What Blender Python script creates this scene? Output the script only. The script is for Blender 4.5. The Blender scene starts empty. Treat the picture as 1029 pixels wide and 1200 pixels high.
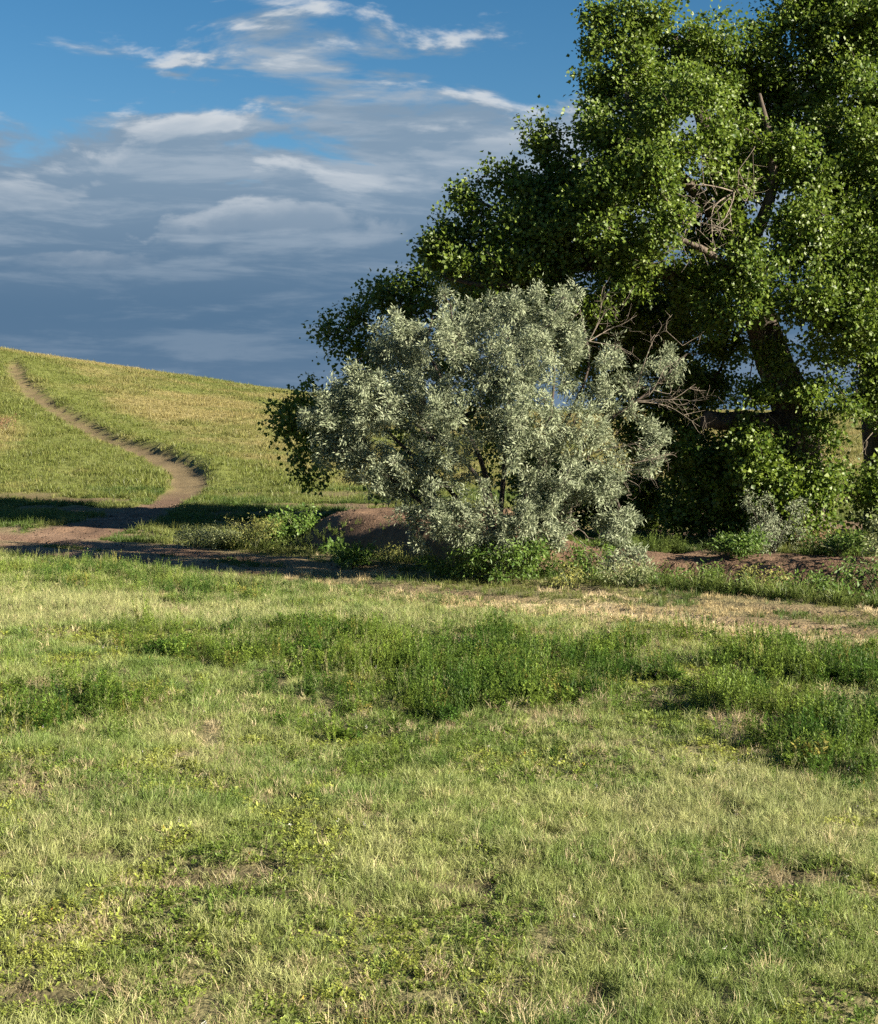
import bpy, math
import numpy as np
from mathutils import Vector

S = bpy.context.scene
COL = S.collection
rng = np.random.default_rng(7)

# ------------------------------------------------------------------ camera
CAM_Z, FPX = 3.2, 1650.0                 # eye height, focal length in photo pixels (1029 x 1200)
PITCH = math.atan(120.0 / FPX)
cam_d = bpy.data.cameras.new("camera")
cam_d.sensor_fit = 'VERTICAL'
cam_d.sensor_height = 24.0
cam_d.lens = 24.0 * FPX / 1200.0
cam_d.clip_start, cam_d.clip_end = 0.1, 20000
cam = bpy.data.objects.new("camera", cam_d)
COL.objects.link(cam)
cam.location = (0, 0, CAM_Z)
cam.rotation_euler = (math.pi / 2 - PITCH, 0, 0)
S.camera = cam

# ------------------------------------------------------------------ sky, sun, exposure
SUN_EL = math.radians(24)
SH = np.array([-0.895, 0.446])              # ground direction the shadows fall in
sun_dir = Vector((-SH[0] * math.cos(SUN_EL), -SH[1] * math.cos(SUN_EL), math.sin(SUN_EL)))
EXPO = 2.0
S.view_settings.view_transform = 'Standard'
S.view_settings.look = 'None'
S.view_settings.gamma = 1
S.view_settings.use_curve_mapping = False
S.view_settings.exposure = EXPO

sun_l = bpy.data.lights.new("sun", 'SUN')
sun_l.energy = 4.9
sun_l.angle = math.radians(0.55)
sun_l.color = (1.0, 0.90, 0.73)
sun = bpy.data.objects.new("sun", sun_l)
COL.objects.link(sun)
sun.rotation_euler = (-sun_dir).to_track_quat('-Z', 'Y').to_euler()
sun.location = (30, -20, 30)


def make_world():
    w = bpy.data.worlds.new("World")
    S.world = w
    w.use_nodes = True
    nt = w.node_tree
    nt.nodes.clear()
    N, L = nt.nodes.new, nt.links.new

    def math_(op, a, b=None, clamp=False):
        n = N('ShaderNodeMath'); n.operation = op; n.use_clamp = clamp
        for i, v in enumerate((a, b)):
            if v is None: continue
            if isinstance(v, (int, float)): n.inputs[i].default_value = v
            else: L(v, n.inputs[i])
        return n.outputs[0]

    def smooth(v, a, b, lo=0.0, hi=1.0):
        n = N('ShaderNodeMapRange'); n.interpolation_type = 'SMOOTHSTEP'
        L(v, n.inputs[0])
        for i, x in zip((1, 2, 3, 4), (a, b, lo, hi)): n.inputs[i].default_value = x
        return n.outputs[0]

    tc = N('ShaderNodeTexCoord')
    sep = N('ShaderNodeSeparateXYZ'); L(tc.outputs['Generated'], sep.inputs[0])
    z = sep.outputs[2]

    def noise(scale, zst, loc, detail, rough, dist=0.0, dz=0.0):
        mp = N('ShaderNodeMapping'); mp.vector_type = 'POINT'
        mp.inputs['Scale'].default_value = (1, 1, zst)
        mp.inputs['Location'].default_value = (loc[0], loc[1], loc[2] + dz * zst)
        L(tc.outputs['Generated'], mp.inputs[0])
        n = N('ShaderNodeTexNoise'); n.noise_dimensions = '3D'
        n.inputs['Scale'].default_value = scale
        n.inputs['Detail'].default_value = detail
        n.inputs['Roughness'].default_value = rough
        n.inputs['Distortion'].default_value = dist
        L(mp.outputs[0], n.inputs['Vector'])
        return n.outputs['Fac']

    LOC = (1.7, 0.9, 4.35)
    n0 = noise(6.5, 3.4, LOC, 10, 0.56, 0.35)
    n1 = noise(6.5, 3.4, LOC, 10, 0.56, 0.35, dz=0.012)      # the same field a little higher up
    big = noise(2.4, 2.4, (7.3, 2.2, 0.9), 2, 0.5)
    # a bank of cloud that thins out with height; its upper edge is not level
    zt = math_('SUBTRACT', z, math_('MULTIPLY', sep.outputs[0], 0.10))
    bias = math_('ADD', smooth(zt, 0.160, 0.245, 0.27, -0.07), smooth(z, 0.04, 0.13, 0.25, 0.0))
    dens = math_('ADD', math_('ADD', n0, bias), math_('MULTIPLY', math_('SUBTRACT', big, 0.5), 0.30))
    alpha = smooth(dens, 0.50, 0.61)
    # lit tops: density falls off upward
    relief = math_('SUBTRACT', n0, n1)
    lit = smooth(relief, 0.0, 0.10)
    thin = smooth(dens, 0.52, 0.84, 1.0, 0.0)
    low = smooth(z, 0.06, 0.18)
    hor = smooth(z, 0.015, 0.065, 1.0, 0.0)
    streak = smooth(noise(8.0, 6.5, (1.2, 5.0, 0.6), 8, 0.60, 0.3), 0.43, 0.64)

    def mix(f, a, b):
        m = N('ShaderNodeMix'); m.data_type = 'RGBA'
        if isinstance(f, (int, float)): m.inputs[0].default_value = f
        else: L(f, m.inputs[0])
        for i, v in ((6, a), (7, b)):
            if isinstance(v, tuple): m.inputs[i].default_value = (*v, 1)
            else: L(v, m.inputs[i])
        return m.outputs[2]
    body = mix(low, (0.098, 0.184, 0.298), (0.225, 0.325, 0.440))
    body = mix(math_('MULTIPLY', hor, 0.4), body, (0.140, 0.215, 0.320))
    body = mix(math_('MULTIPLY', streak, math_('ADD', math_('MULTIPLY', low, 0.50), 0.26)), body, (0.39, 0.47, 0.56))
    f_lit = math_('MULTIPLY', lit, math_('ADD', math_('MULTIPLY', thin, 0.80), math_('MULTIPLY', low, 0.20)), True)
    f_lit = math_('MULTIPLY', f_lit, smooth(z, 0.05, 0.13), True)
    cloud = mix(f_lit, body, (0.66, 0.70, 0.74))

    sky = N('ShaderNodeTexSky'); sky.sky_type = 'NISHITA'; sky.sun_disc = False
    sky.sun_elevation = SUN_EL
    sky.sun_rotation = math.atan2(sun_dir.x, sun_dir.y)
    sky.air_density, sky.dust_density, sky.ozone_density = 1.0, 0.0, 3.2
    hs = N('ShaderNodeHueSaturation'); hs.inputs['Saturation'].default_value = 1.28; hs.inputs['Hue'].default_value = 0.496; hs.inputs['Value'].default_value = 0.52
    L(sky.outputs[0], hs.inputs['Color'])
    b1 = N('ShaderNodeBackground'); b1.inputs[1].default_value = 0.05
    L(hs.outputs[0], b1.inputs[0])
    b2 = N('ShaderNodeBackground'); b2.inputs[1].default_value = 1.0 / 2 ** EXPO
    L(cloud, b2.inputs[0])
    ms = N('ShaderNodeMixShader')
    L(alpha, ms.inputs[0]); L(b1.outputs[0], ms.inputs[1]); L(b2.outputs[0], ms.inputs[2])
    out = N('ShaderNodeOutputWorld'); L(ms.outputs[0], out.inputs[0])


make_world()
S.render.engine = 'CYCLES'
S.cycles.adaptive_threshold = 0.02
cy = S.cycles
cy.max_bounces, cy.diffuse_bounces, cy.glossy_bounces = 4, 2, 1
cy.transmission_bounces, cy.transparent_max_bounces = 3, 4

cy.sample_clamp_indirect = 4
cy.use_denoising = False

# ------------------------------------------------------------------ small helpers


def at(px, py, Y):
    """the point at ground distance Y that the photograph shows at pixel px, py"""
    cx, cyy = (px - 514.5) / FPX, (600.0 - py) / FPX
    d = np.array([cx, math.cos(PITCH) + cyy * math.sin(PITCH), -math.sin(PITCH) + cyy * math.cos(PITCH)])
    return np.array([0, 0, CAM_Z]) + d * (Y / d[1])


def smoothstep(t):
    t = np.clip(t, 0, 1)
    return t * t * (3 - 2 * t)


def hash2(ix, iy, seed):
    h = (ix.astype(np.int64) * 374761393 + iy.astype(np.int64) * 668265263 + seed * 1442695041) & 0xFFFFFFFF
    h = ((h ^ (h >> 13)) * 1274126177) & 0xFFFFFFFF
    return ((h ^ (h >> 16)) & 0xFFFFFF) / float(0xFFFFFF)


def vnoise(x, y, seed=0):
    x, y = np.asarray(x, float), np.asarray(y, float)
    ix, iy = np.floor(x), np.floor(y)
    fx, fy = x - ix, y - iy
    fx, fy = fx * fx * (3 - 2 * fx), fy * fy * (3 - 2 * fy)
    a, b = hash2(ix, iy, seed), hash2(ix + 1, iy, seed)
    c, d = hash2(ix, iy + 1, seed), hash2(ix + 1, iy + 1, seed)
    return (a + (b - a) * fx) * (1 - fy) + (c + (d - c) * fx) * fy


def fbm(x, y, scale, seed=0, octv=4, rough=0.5):
    s, amp, tot = 0.0, 1.0, 0.0
    for k in range(octv):
        s = s + amp * vnoise(np.asarray(x) / scale * 2 ** k + 17.3 * k, np.asarray(y) / scale * 2 ** k - 9.1 * k, seed + k)
        tot += amp
        amp *= rough
    return s / tot          # 0..1


def in_poly(x, y, poly):
    inside = np.zeros(np.shape(x), bool)
    n = len(poly)
    for i in range(n):
        x1, y1 = poly[i][:2]; x2, y2 = poly[(i + 1) % n][:2]
        c = ((y1 > y) != (y2 > y)) & (x < (x2 - x1) * (y - y1) / (y2 - y1 + 1e-12) + x1)
        inside ^= c
    return inside


def dist_polyline(x, y, pts):
    best = np.full(np.shape(x), 1e9); side = np.zeros(np.shape(x)); par = np.zeros(np.shape(x))
    for i in range(len(pts) - 1):
        a, b = np.array(pts[i][:2]), np.array(pts[i + 1][:2])
        ab = b - a
        t = np.clip(((x - a[0]) * ab[0] + (y - a[1]) * ab[1]) / (ab @ ab), 0, 1)
        dx, dy = x - a[0] - t * ab[0], y - a[1] - t * ab[1]
        d = np.hypot(dx, dy)
        m = d < best
        best = np.where(m, d, best)
        side = np.where(m, np.sign(ab[0] * dy - ab[1] * dx), side)
        par = np.where(m, i + t, par)
    return best, side, par


def mesh_from(name, V, F, mat, smooth=False):
    """V (n,3); F (m,3) or (m,4) int array"""
    V = np.asarray(V, np.float32); F = np.asarray(F, np.int32)
    me = bpy.data.meshes.new(name)
    k = F.shape[1]
    me.vertices.add(len(V)); me.vertices.foreach_set('co', V.ravel())
    me.loops.add(F.size); me.loops.foreach_set('vertex_index', F.ravel())
    me.polygons.add(len(F))
    me.polygons.foreach_set('loop_start', np.arange(0, F.size, k, dtype=np.int32))
    me.polygons.foreach_set('loop_total', np.full(len(F), k, np.int32))
    if smooth: me.polygons.foreach_set('use_smooth', np.ones(len(F), bool))
    me.update(calc_edges=True)
    if mat: me.materials.append(mat)
    return me


def float_attr(me, name, vals, domain='POINT'):
    a = me.attributes.new(name, 'FLOAT', domain)
    a.data.foreach_set('value', np.asarray(vals, np.float32))


def color_attr(me, name, rgb):
    a = me.attributes.new(name, 'FLOAT_COLOR', 'POINT')
    c = np.ones((len(rgb), 4), np.float32); c[:, :3] = rgb
    a.data.foreach_set('color', c.ravel())


def obj(name, me, parent=None, **props):
    o = bpy.data.objects.new(name, me)
    COL.objects.link(o)
    if parent is not None: o.parent = parent
    for k, v in props.items(): o[k] = v
    return o


def thing(name, label, category, loc, group=None):
    o = obj(name, None, label=label, category=category)
    o.location = loc
    o.empty_display_size = 0.2
    if group: o['group'] = group
    return o


class Geo:
    """collects tubes; triangles only"""
    def __init__(self): self.V, self.F, self.n = [], [], 0

    def tube(self, P, R, sides=5, rough=0.0, cap=False):
        P = np.asarray(P, float); R = np.asarray(R, float)
        n = len(P)
        T = np.gradient(P, axis=0)
        T /= np.linalg.norm(T, axis=1)[:, None] + 1e-9
        ref = np.array([0.31, 0.17, 0.93]) if abs(T[0, 2]) < 0.8 else np.array([0.93, 0.27, 0.1])
        U = np.cross(T, ref); U /= np.linalg.norm(U, axis=1)[:, None] + 1e-9
        W = np.cross(T, U)
        a = np.linspace(0, 2 * math.pi, sides, endpoint=False)
        rr = R[:, None] * np.ones(sides)
        if rough:
            rr = rr * (1 + rough * (vnoise(np.tile(np.arange(sides), (n, 1)) * 0.9 + 3, np.cumsum(np.ones((n, 1)), 0) * 0.35 + P[0, 0], 5) - 0.5) * 2)
        ring = P[:, None, :] + rr[:, :, None] * (np.cos(a)[None, :, None] * U[:, None, :] + np.sin(a)[None, :, None] * W[:, None, :])
        self.V.append(ring.reshape(-1, 3))
        i, j = np.meshgrid(np.arange(n - 1), np.arange(sides), indexing='ij')
        j2 = (j + 1) % sides
        a0 = self.n + i * sides + j; a1 = self.n + i * sides + j2
        b0, b1 = a0 + sides, a1 + sides
        self.F.append(np.stack([np.stack([a0, a1, b1], -1), np.stack([a0, b1, b0], -1)], 2).reshape(-1, 3))
        base = self.n
        self.n += n * sides
        if cap:
            for k, r0 in ((0, base), (n - 1, base + (n - 1) * sides)):
                self.V.append(P[k][None]); c = self.n; self.n += 1
                q = r0 + np.arange(sides); q2 = r0 + (np.arange(sides) + 1) % sides
                tri = np.stack([np.full(sides, c), q2, q] if k == 0 else [np.full(sides, c), q, q2], -1)
                self.F.append(tri)

    def build(self, name, mat, smooth=True):
        return mesh_from(name, np.concatenate(self.V), np.concatenate(self.F), mat, smooth)


def unit(v):
    return v / (np.linalg.norm(v, axis=-1, keepdims=True) + 1e-9)


def rand_unit(n):
    return unit(rng.normal(size=(n, 3)))


def leaf_mesh(name, P, D, Nn, Ls, Wd, tint, mat, widest=0.38, fold=0.18):
    """folded leaves: base, one side, tip, other side; two triangles each"""
    D = unit(D); side = unit(np.cross(D, Nn)); Nn = np.cross(side, D)
    Ls, Wd = np.asarray(Ls)[:, None], np.asarray(Wd)[:, None]
    mid = P + D * Ls * widest + Nn * Wd * fold
    V = np.stack([P, mid + side * Wd * 0.5, P + D * Ls, mid - side * Wd * 0.5], 1).reshape(-1, 3)
    b = np.arange(len(P)) * 4
    F = np.concatenate([np.stack([b, b + 1, b + 2], -1), np.stack([b, b + 2, b + 3], -1)])
    me = mesh_from(name, V, F, mat)
    float_attr(me, 'tint', np.repeat(tint, 4))
    return me


# ------------------------------------------------------------------ materials
MATS = {}


def new_mat(name):
    m = bpy.data.materials.new(name); m.use_nodes = True
    m.node_tree.nodes.clear()
    return m, m.node_tree.nodes.new, m.node_tree.links.new


def leaf_material(name, dark, light, back, rough=0.45, spec=0.5, transl=0.35, tr_col=None):
    m, N, L = new_mat(name)
    at_ = N('ShaderNodeAttribute'); at_.attribute_name = 'tint'
    r = N('ShaderNodeValToRGB')
    r.color_ramp.elements[0].color = (*dark, 1)
    r.color_ramp.elements[1].color = (*light, 1)
    L(at_.outputs['Fac'], r.inputs[0])
    geo = N('ShaderNodeNewGeometry')
    mx = N('ShaderNodeMix'); mx.data_type = 'RGBA'
    L(geo.outputs['Backfacing'], mx.inputs[0]); L(r.outputs[0], mx.inputs[6]); mx.inputs[7].default_value = (*back, 1)
    p = N('ShaderNodeBsdfPrincipled')
    p.inputs['Roughness'].default_value = rough
    p.inputs['Specular IOR Level'].default_value = spec
    L(mx.outputs[2], p.inputs['Base Color'])
    t = N('ShaderNodeBsdfTranslucent')
    if tr_col: t.inputs[0].default_value = (*tr_col, 1)
    else: L(r.outputs[0], t.inputs[0])
    ms = N('ShaderNodeMixShader'); ms.inputs[0].default_value = transl
    L(p.outputs[0], ms.inputs[1]); L(t.outputs[0], ms.inputs[2])
    o = N('ShaderNodeOutputMaterial'); L(ms.outputs[0], o.inputs[0])
    return m


def bark_material(name, c1, c2, scale=9.0, bump=0.6):
    m, N, L = new_mat(name)
    tc = N('ShaderNodeTexCoord')
    mp = N('ShaderNodeMapping'); mp.inputs['Scale'].default_value = (1, 1, 0.22)
    L(tc.outputs['Object'], mp.inputs[0])
    n = N('ShaderNodeTexNoise'); n.inputs['Scale'].default_value = scale; n.inputs['Detail'].default_value = 6
    n.inputs['Roughness'].default_value = 0.65
    L(mp.outputs[0], n.inputs['Vector'])
    r = N('ShaderNodeValToRGB')
    r.color_ramp.elements[0].position, r.color_ramp.elements[1].position = 0.38, 0.66
    r.color_ramp.elements[0].color = (*c1, 1); r.color_ramp.elements[1].color = (*c2, 1)
    L(n.outputs['Fac'], r.inputs[0])
    p = N('ShaderNodeBsdfPrincipled'); p.inputs['Roughness'].default_value = 0.9
    L(r.outputs[0], p.inputs['Base Color'])
    b = N('ShaderNodeBump'); b.inputs['Strength'].default_value = bump; b.inputs['Distance'].default_value = 0.05
    L(n.outputs['Fac'], b.inputs['Height']); L(b.outputs[0], p.inputs['Normal'])
    o = N('ShaderNodeOutputMaterial'); L(p.outputs[0], o.inputs[0])
    return m


def ground_material():
    m, N, L = new_mat("soil and turf")
    a = N('ShaderNodeAttribute'); a.attribute_name = 'soil'
    tc = N('ShaderNodeTexCoord')
    n1 = N('ShaderNodeTexNoise'); n1.inputs['Scale'].default_value = 9; n1.inputs['Detail'].default_value = 8
    n1.inputs['Roughness'].default_value = 0.7
    L(tc.outputs['Object'], n1.inputs['Vector'])
    r = N('ShaderNodeMapRange'); r.inputs[1].default_value = 0.25; r.inputs[2].default_value = 0.75
    r.inputs[3].default_value = 0.62; r.inputs[4].default_value = 1.38
    L(n1.outputs['Fac'], r.inputs[0])
    v = N('ShaderNodeVectorMath'); v.operation = 'SCALE'
    L(a.outputs['Color'], v.inputs[0]); L(r.outputs[0], v.inputs['Scale'])
    p = N('ShaderNodeBsdfPrincipled'); p.inputs['Roughness'].default_value = 0.95
    p.inputs['Specular IOR Level'].default_value = 0.15
    L(v.outputs[0], p.inputs['Base Color'])
    n2 = N('ShaderNodeTexNoise'); n2.inputs['Scale'].default_value = 22; n2.inputs['Detail'].default_value = 6
    L(tc.outputs['Object'], n2.inputs['Vector'])
    b = N('ShaderNodeBump'); b.inputs['Strength'].default_value = 0.8; b.inputs['Distance'].default_value = 0.04
    L(n2.outputs['Fac'], b.inputs['Height']); L(b.outputs[0], p.inputs['Normal'])
    o = N('ShaderNodeOutputMaterial'); L(p.outputs[0], o.inputs[0])
    return m


def blade_material(name="grass blades", transl=0.4, rough=0.5):
    """colour of the clump it stands in, times the blade's own shade"""
    m, N, L = new_mat(name)
    ti = N('ShaderNodeAttribute'); ti.attribute_type = 'INSTANCER'; ti.attribute_name = 'hue'
    bl = N('ShaderNodeAttribute'); bl.attribute_name = 'tint'
    v = N('ShaderNodeVectorMath'); v.operation = 'SCALE'
    L(ti.outputs['Color'], v.inputs[0]); L(bl.outputs['Fac'], v.inputs['Scale'])
    p = N('ShaderNodeBsdfPrincipled'); p.inputs['Roughness'].default_value = rough
    p.inputs['Specular IOR Level'].default_value = 0.3
    L(v.outputs[0], p.inputs['Base Color'])
    t = N('ShaderNodeBsdfTranslucent'); L(v.outputs[0], t.inputs[0])
    ms = N('ShaderNodeMixShader'); ms.inputs[0].default_value = transl
    L(p.outputs[0], ms.inputs[1]); L(t.outputs[0], ms.inputs[2])
    o = N('ShaderNodeOutputMaterial'); L(ms.outputs[0], o.inputs[0])
    return m


M_GROUND = ground_material()
M_BLADE = blade_material()
M_COTTON = leaf_material("cottonwood leaf", (0.045, 0.092, 0.011), (0.165, 0.225, 0.026), (0.120, 0.165, 0.040), 0.48, 0.40, 0.40)
M_OLIVE = leaf_material("silver leaf", (0.118, 0.150, 0.080), (0.290, 0.320, 0.205), (0.265, 0.300, 0.205), 0.55, 0.25, 0.22)
M_BARK = bark_material("furrowed bark", (0.026, 0.019, 0.014), (0.105, 0.080, 0.058))
M_BARK_D = bark_material("dark smooth bark", (0.020, 0.014, 0.011), (0.070, 0.050, 0.038), 20, 0.3)
M_DEAD = bark_material("bare grey wood", (0.085, 0.068, 0.052), (0.210, 0.172, 0.132), 20, 0.2)
M_STEM = bark_material("green stalk", (0.060, 0.075, 0.030), (0.130, 0.140, 0.060), 20, 0.1)

# ------------------------------------------------------------------ terrain
RD = np.array([0.788, -0.615])            # along the dirt road
RN = np.array([0.615, 0.788])             # across it, away from the camera
PATH = [(-33.6, 112.0), (-31.0, 104.0), (-26.5, 93.0), (-21.8, 84.0), (-17.6, 76.0), (-14.0, 69.5), (-11.6, 63.5), (-10.4, 58.8),
        (-9.9, 54.0), (-9.6, 49.0), (-9.2, 44.0), (-9.0, 39.5), (-9.6, 35.5)]
PATH_W = [0.30, 0.40, 0.48, 0.52, 0.56, 0.62, 0.68, 0.72, 0.68, 0.62, 0.75, 1.0, 1.3]


def uv(x, y):
    return x * RD[0] + y * RD[1], x * RN[0] + y * RN[1]


def hill(x, y):
    H = 3.1 + 0.148 * 3.5 * np.logaddexp(0, -(x + 1) / 3.5)
    H = np.where(x < -30, H - 0.0015 * (x + 30) ** 2, H)
    H = np.clip(H, 3.0, 11)
    up = smoothstep((y - 50) / 78) * 0.75 + np.clip((y - 52) / 76, 0, 1) * 0.25
    down = 1 - smoothstep((y - 132) / 200)
    return H * up * down


def far_wall_v(u):
    """where the gully's far bank stands, across the road"""
    return 23.9 + 1.7 * smoothstep((u + 20.2) / 3.2) + .29 * np.clip(u + 17, 0, 12) + 0.35 * (fbm(u, u * 0 + 3, 2.2, 31) - 0.5) * 2


def mound_mask(x, y):
    u, v = uv(x, y)
    return smoothstep((v - 22.9) / .7) * (1 - smoothstep((y - 35.0) / 1.6)) * (1 - smoothstep((x - 1.2) / 2.6)) * smoothstep((u + 24.5) / 1.5)


def gully(x, y):
    u, v = uv(x, y)
    ed = (fbm(x, y, 1.0, 41, 5, .6) - 0.5) * 0.9
    on = smoothstep((u + 23.0) / 2.2)
    near = smoothstep((v + ed - 22.5) / 0.9)
    far = 1 - smoothstep((v + ed * 0.7 - far_wall_v(u)) / 0.45)
    g = -1.15 * on * near * far + 0.10 * on * smoothstep((v - far_wall_v(u) - .2) / .6) * (1 - smoothstep((v - far_wall_v(u) - 1.2) / 2.0))
    # spoil heap on the far bank, and a second cut behind it
    q = (x + 2.4) * .88 + (y - 31.6) * .47
    face = smoothstep(q / 2.3 + .5)
    mk = mound_mask(x, y)
    g = g * (1 - mk) + (-.75 + 1.50 * face) * mk
    cy2 = 39.5 + 0.10 * (x + 2)
    cut = smoothstep((x + 6.0) / 1.6) * (1 - smoothstep((x - 6.0) / 4.0)) * np.exp(-((y - cy2) / 1.9) ** 4)
    g = g - 0.9 * cut
    return g


def road_mask(x, y):
    u, v = uv(x, y)
    e = (fbm(x, y, 1.6, 51) - 0.5) * 0.9
    return smoothstep((v + e - 18.1) / 0.6) * (1 - smoothstep((v + e - 22.0) / 0.5))


def path_fields(x, y):
    d, s, t = dist_polyline(x, y, PATH)
    w = np.interp(t, np.arange(len(PATH)), PATH_W)
    e = (fbm(x, y, 1.5, 61, 5, .6) - 0.5) * 1.0
    return d, s, w + e


def height(x, y):
    x, y = np.asarray(x, float), np.asarray(y, float)
    u, v = uv(x, y)
    rm = road_mask(x, y)
    z = hill(x, y) + gully(x, y)
    flat = 1 - 0.75 * rm
    nearb = smoothstep((60 - y) / 20)
    z = z + flat * ((fbm(x, y, 0.75, 1, 3) - 0.5) * 0.17 + (fbm(x, y, 5.0, 2, 2) - 0.5) * 0.26) * nearb
    z = z + (1 - nearb) * ((fbm(x, y, 3.0, 3, 3) - 0.5) * 0.22 + (fbm(x, y, 17.0, 4, 2) - 0.5) * 0.7) * smoothstep((260 - y) / 100)
    for vc in (19.5, 21.2):
        z = z - 0.12 * np.exp(-((v - vc - (fbm(u, u * 0, 3, 71) - 0.5) * 0.4) / 0.22) ** 2) * rm
    soft = smoothstep((v - 22.2) / .6) * (1 - smoothstep((v - 31) / 2))
    z = z + soft * ((fbm(x, y, .42, 9, 3, .6) - .5) * .16 + (fbm(x * .5, y, .9, 10, 2) - .5) * .14)
    if np.size(x) > 50: z = z - .09 * hollow_field(x, y)
    d, s, w = path_fields(x, y)
    z = z - 0.16 * (1 - smoothstep((d - w * 0.6) / 0.7)) * smoothstep((y - 52) / 8)
    z = z + 0.34 * np.exp(-((d - w - 0.7) / 0.6) ** 2) * (s > 0) * smoothstep((y - 56) / 8)
    return z


def dirt_fields(x, y):
    """0..1 bare soil, from the lie of the land"""
    u, v = uv(x, y)
    rm = road_mask(x, y)
    n = fbm(x, y, 1.4, 81)
    # two wheel tracks, barer towards the far end of the road
    left = smoothstep((-u - 17.0) / 8.0)
    ruts = np.exp(-((v - 19.5) / 0.42) ** 2) + np.exp(-((v - 21.2) / 0.42) ** 2)
    road = rm * np.clip(ruts * (0.45 + 0.5 * left) + 0.45 * left + (n - 0.5) * 1.1, 0, 1)
    d, s, w = path_fields(x, y)
    path = 1 - smoothstep((d - w * 0.75) / 0.55)
    # bare cut banks
    g = gully(x, y)
    bank = smoothstep((v - 23.4) / 0.6) * (1 - smoothstep((v - far_wall_v(u) - 2.3 - (n - .5) * 2.4) / 0.7)) * smoothstep((u + 22.5) / 2)
    # trodden ground under the trees and along the foot of the hill
    under = smoothstep((fbm(x, y, 3.2, 91) - 0.50) / 0.12) * smoothstep((v - 26) / 2) * (1 - smoothstep((y - 52) / 6))
    cross = np.exp(-((y - 42.5 - 0.35 * (x + 6)) / 0.9) ** 2) * smoothstep((x + 12) / 2) * (1 - smoothstep((x - 3) / 3)) * smoothstep((n - 0.3) / 0.2)
    cross2 = np.exp(-((y - 36.2 + 0.3 * (x + 8)) / 0.7) ** 2) * smoothstep((-x - 3.5) / 2) * smoothstep((n - 0.30) / 0.2)
    return np.clip(np.maximum.reduce([road, path, bank, under * 0.8, cross, cross2 * .5, mound_mask(x, y)]), 0, 1)


# tall lush weeds in the meadow, as an outline on the ground
def ground_poly(pts):
    out = []
    for px, py in pts:
        d = CAM_Z * 1.0
        cx, cyy = (px - 514.5) / FPX, (600.0 - py) / FPX
        dz = -math.sin(PITCH) + cyy * math.cos(PITCH); dy = math.cos(PITCH) + cyy * math.sin(PITCH)
        k = -CAM_Z / dz
        out.append((cx * k, dy * k))
    return out


LUSH = [ground_poly(p) for p in (
    [(330, 742), (430, 735), (560, 752), (650, 765), (760, 752), (900, 765), (1029, 775), (1200, 790), (1250, 905), (1029, 905), (960, 890),
     (880, 890), (800, 862), (720, 825), (660, 812), (600, 815), (560, 850), (500, 860), (420, 842), (360, 825), (310, 790)],
    [(90, 742), (200, 750), (300, 757), (310, 795), (230, 780), (130, 765)],
    [(-90, 805), (0, 805), (80, 822), (150, 850), (120, 872), (50, 862), (-90, 862)])]
LUSH_FAR = ground_poly([(-200, 655), (60, 668), (240, 682), (330, 700), (250, 706), (100, 692), (-200, 685)])
PALE = [ground_poly(p) for p in (
    [(640, 850), (760, 870), (900, 915), (1100, 930), (1150, 1010), (900, 1000), (780, 950), (660, 900)],
    [(-120, 690), (150, 705), (420, 712), (600, 735), (330, 738), (80, 735), (-120, 740)],
    [(740, 1010), (850, 1020), (860, 1080), (760, 1075)],
    [(380, 985), (500, 990), (500, 1050), (400, 1050)],
    [(-60, 950), (110, 950), (120, 1000), (-60, 1010)])]
STRAW = ground_poly([(400, 690), (600, 701), (800, 720), (960, 740), (1150, 762), (1150, 786), (960, 758), (800, 742), (640, 724), (430, 698)])


HOLLOWS = [(ground_poly([(px, py)])[0], rx, ry) for px, py, rx, ry in (
    (235, 1035, .34, .10), (300, 1030, .16, .08), (120, 1008, .22, .07), (75, 928, .40, .12), (540, 1048, .26, .09), (930, 1035, .30, .10), (700, 1170, .2, .06),
    (40, 1165, .25, .07), (400, 830, .3, .12), (640, 985, .18, .08), (330, 940, .2, .08), (860, 960, .16, .07), (520, 1165, .18, .06))]


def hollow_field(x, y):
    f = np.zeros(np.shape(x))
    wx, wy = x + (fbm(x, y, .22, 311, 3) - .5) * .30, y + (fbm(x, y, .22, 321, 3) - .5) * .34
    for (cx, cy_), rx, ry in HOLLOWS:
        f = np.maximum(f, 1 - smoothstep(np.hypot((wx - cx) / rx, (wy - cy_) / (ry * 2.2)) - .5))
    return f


def wob(x, y, seed, amt):
    return x + (fbm(x, y, 0.9, seed) - 0.5) * amt, y + (fbm(x, y, 0.9, seed + 9) - 0.5) * amt * 1.6


def meadow_fields(x, y):
    xa, ya = wob(x, y, 101, 2.2)
    j = np.random.default_rng(5)
    xa, ya = xa + j.normal(0, .22, np.shape(x)), ya + j.normal(0, .45, np.shape(x))
    lush = np.zeros(np.shape(x), bool)
    for p in LUSH: lush |= in_poly(xa, ya, p)
    far = in_poly(xa, ya, LUSH_FAR)
    pale = np.zeros(np.shape(x), bool)
    xb, yb = wob(x, y, 121, 2.0)
    xb, yb = xb + j.normal(0, .3, np.shape(x)), yb + j.normal(0, .5, np.shape(x))
    for p in PALE: pale |= in_poly(xb, yb, p)
    straw = in_poly(xb, yb, STRAW)
    return lush, far, pale, straw


def lerp3(a, b, t):
    return np.asarray(a)[None, :] * (1 - t[:, None]) + np.asarray(b)[None, :] * t[:, None]


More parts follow.
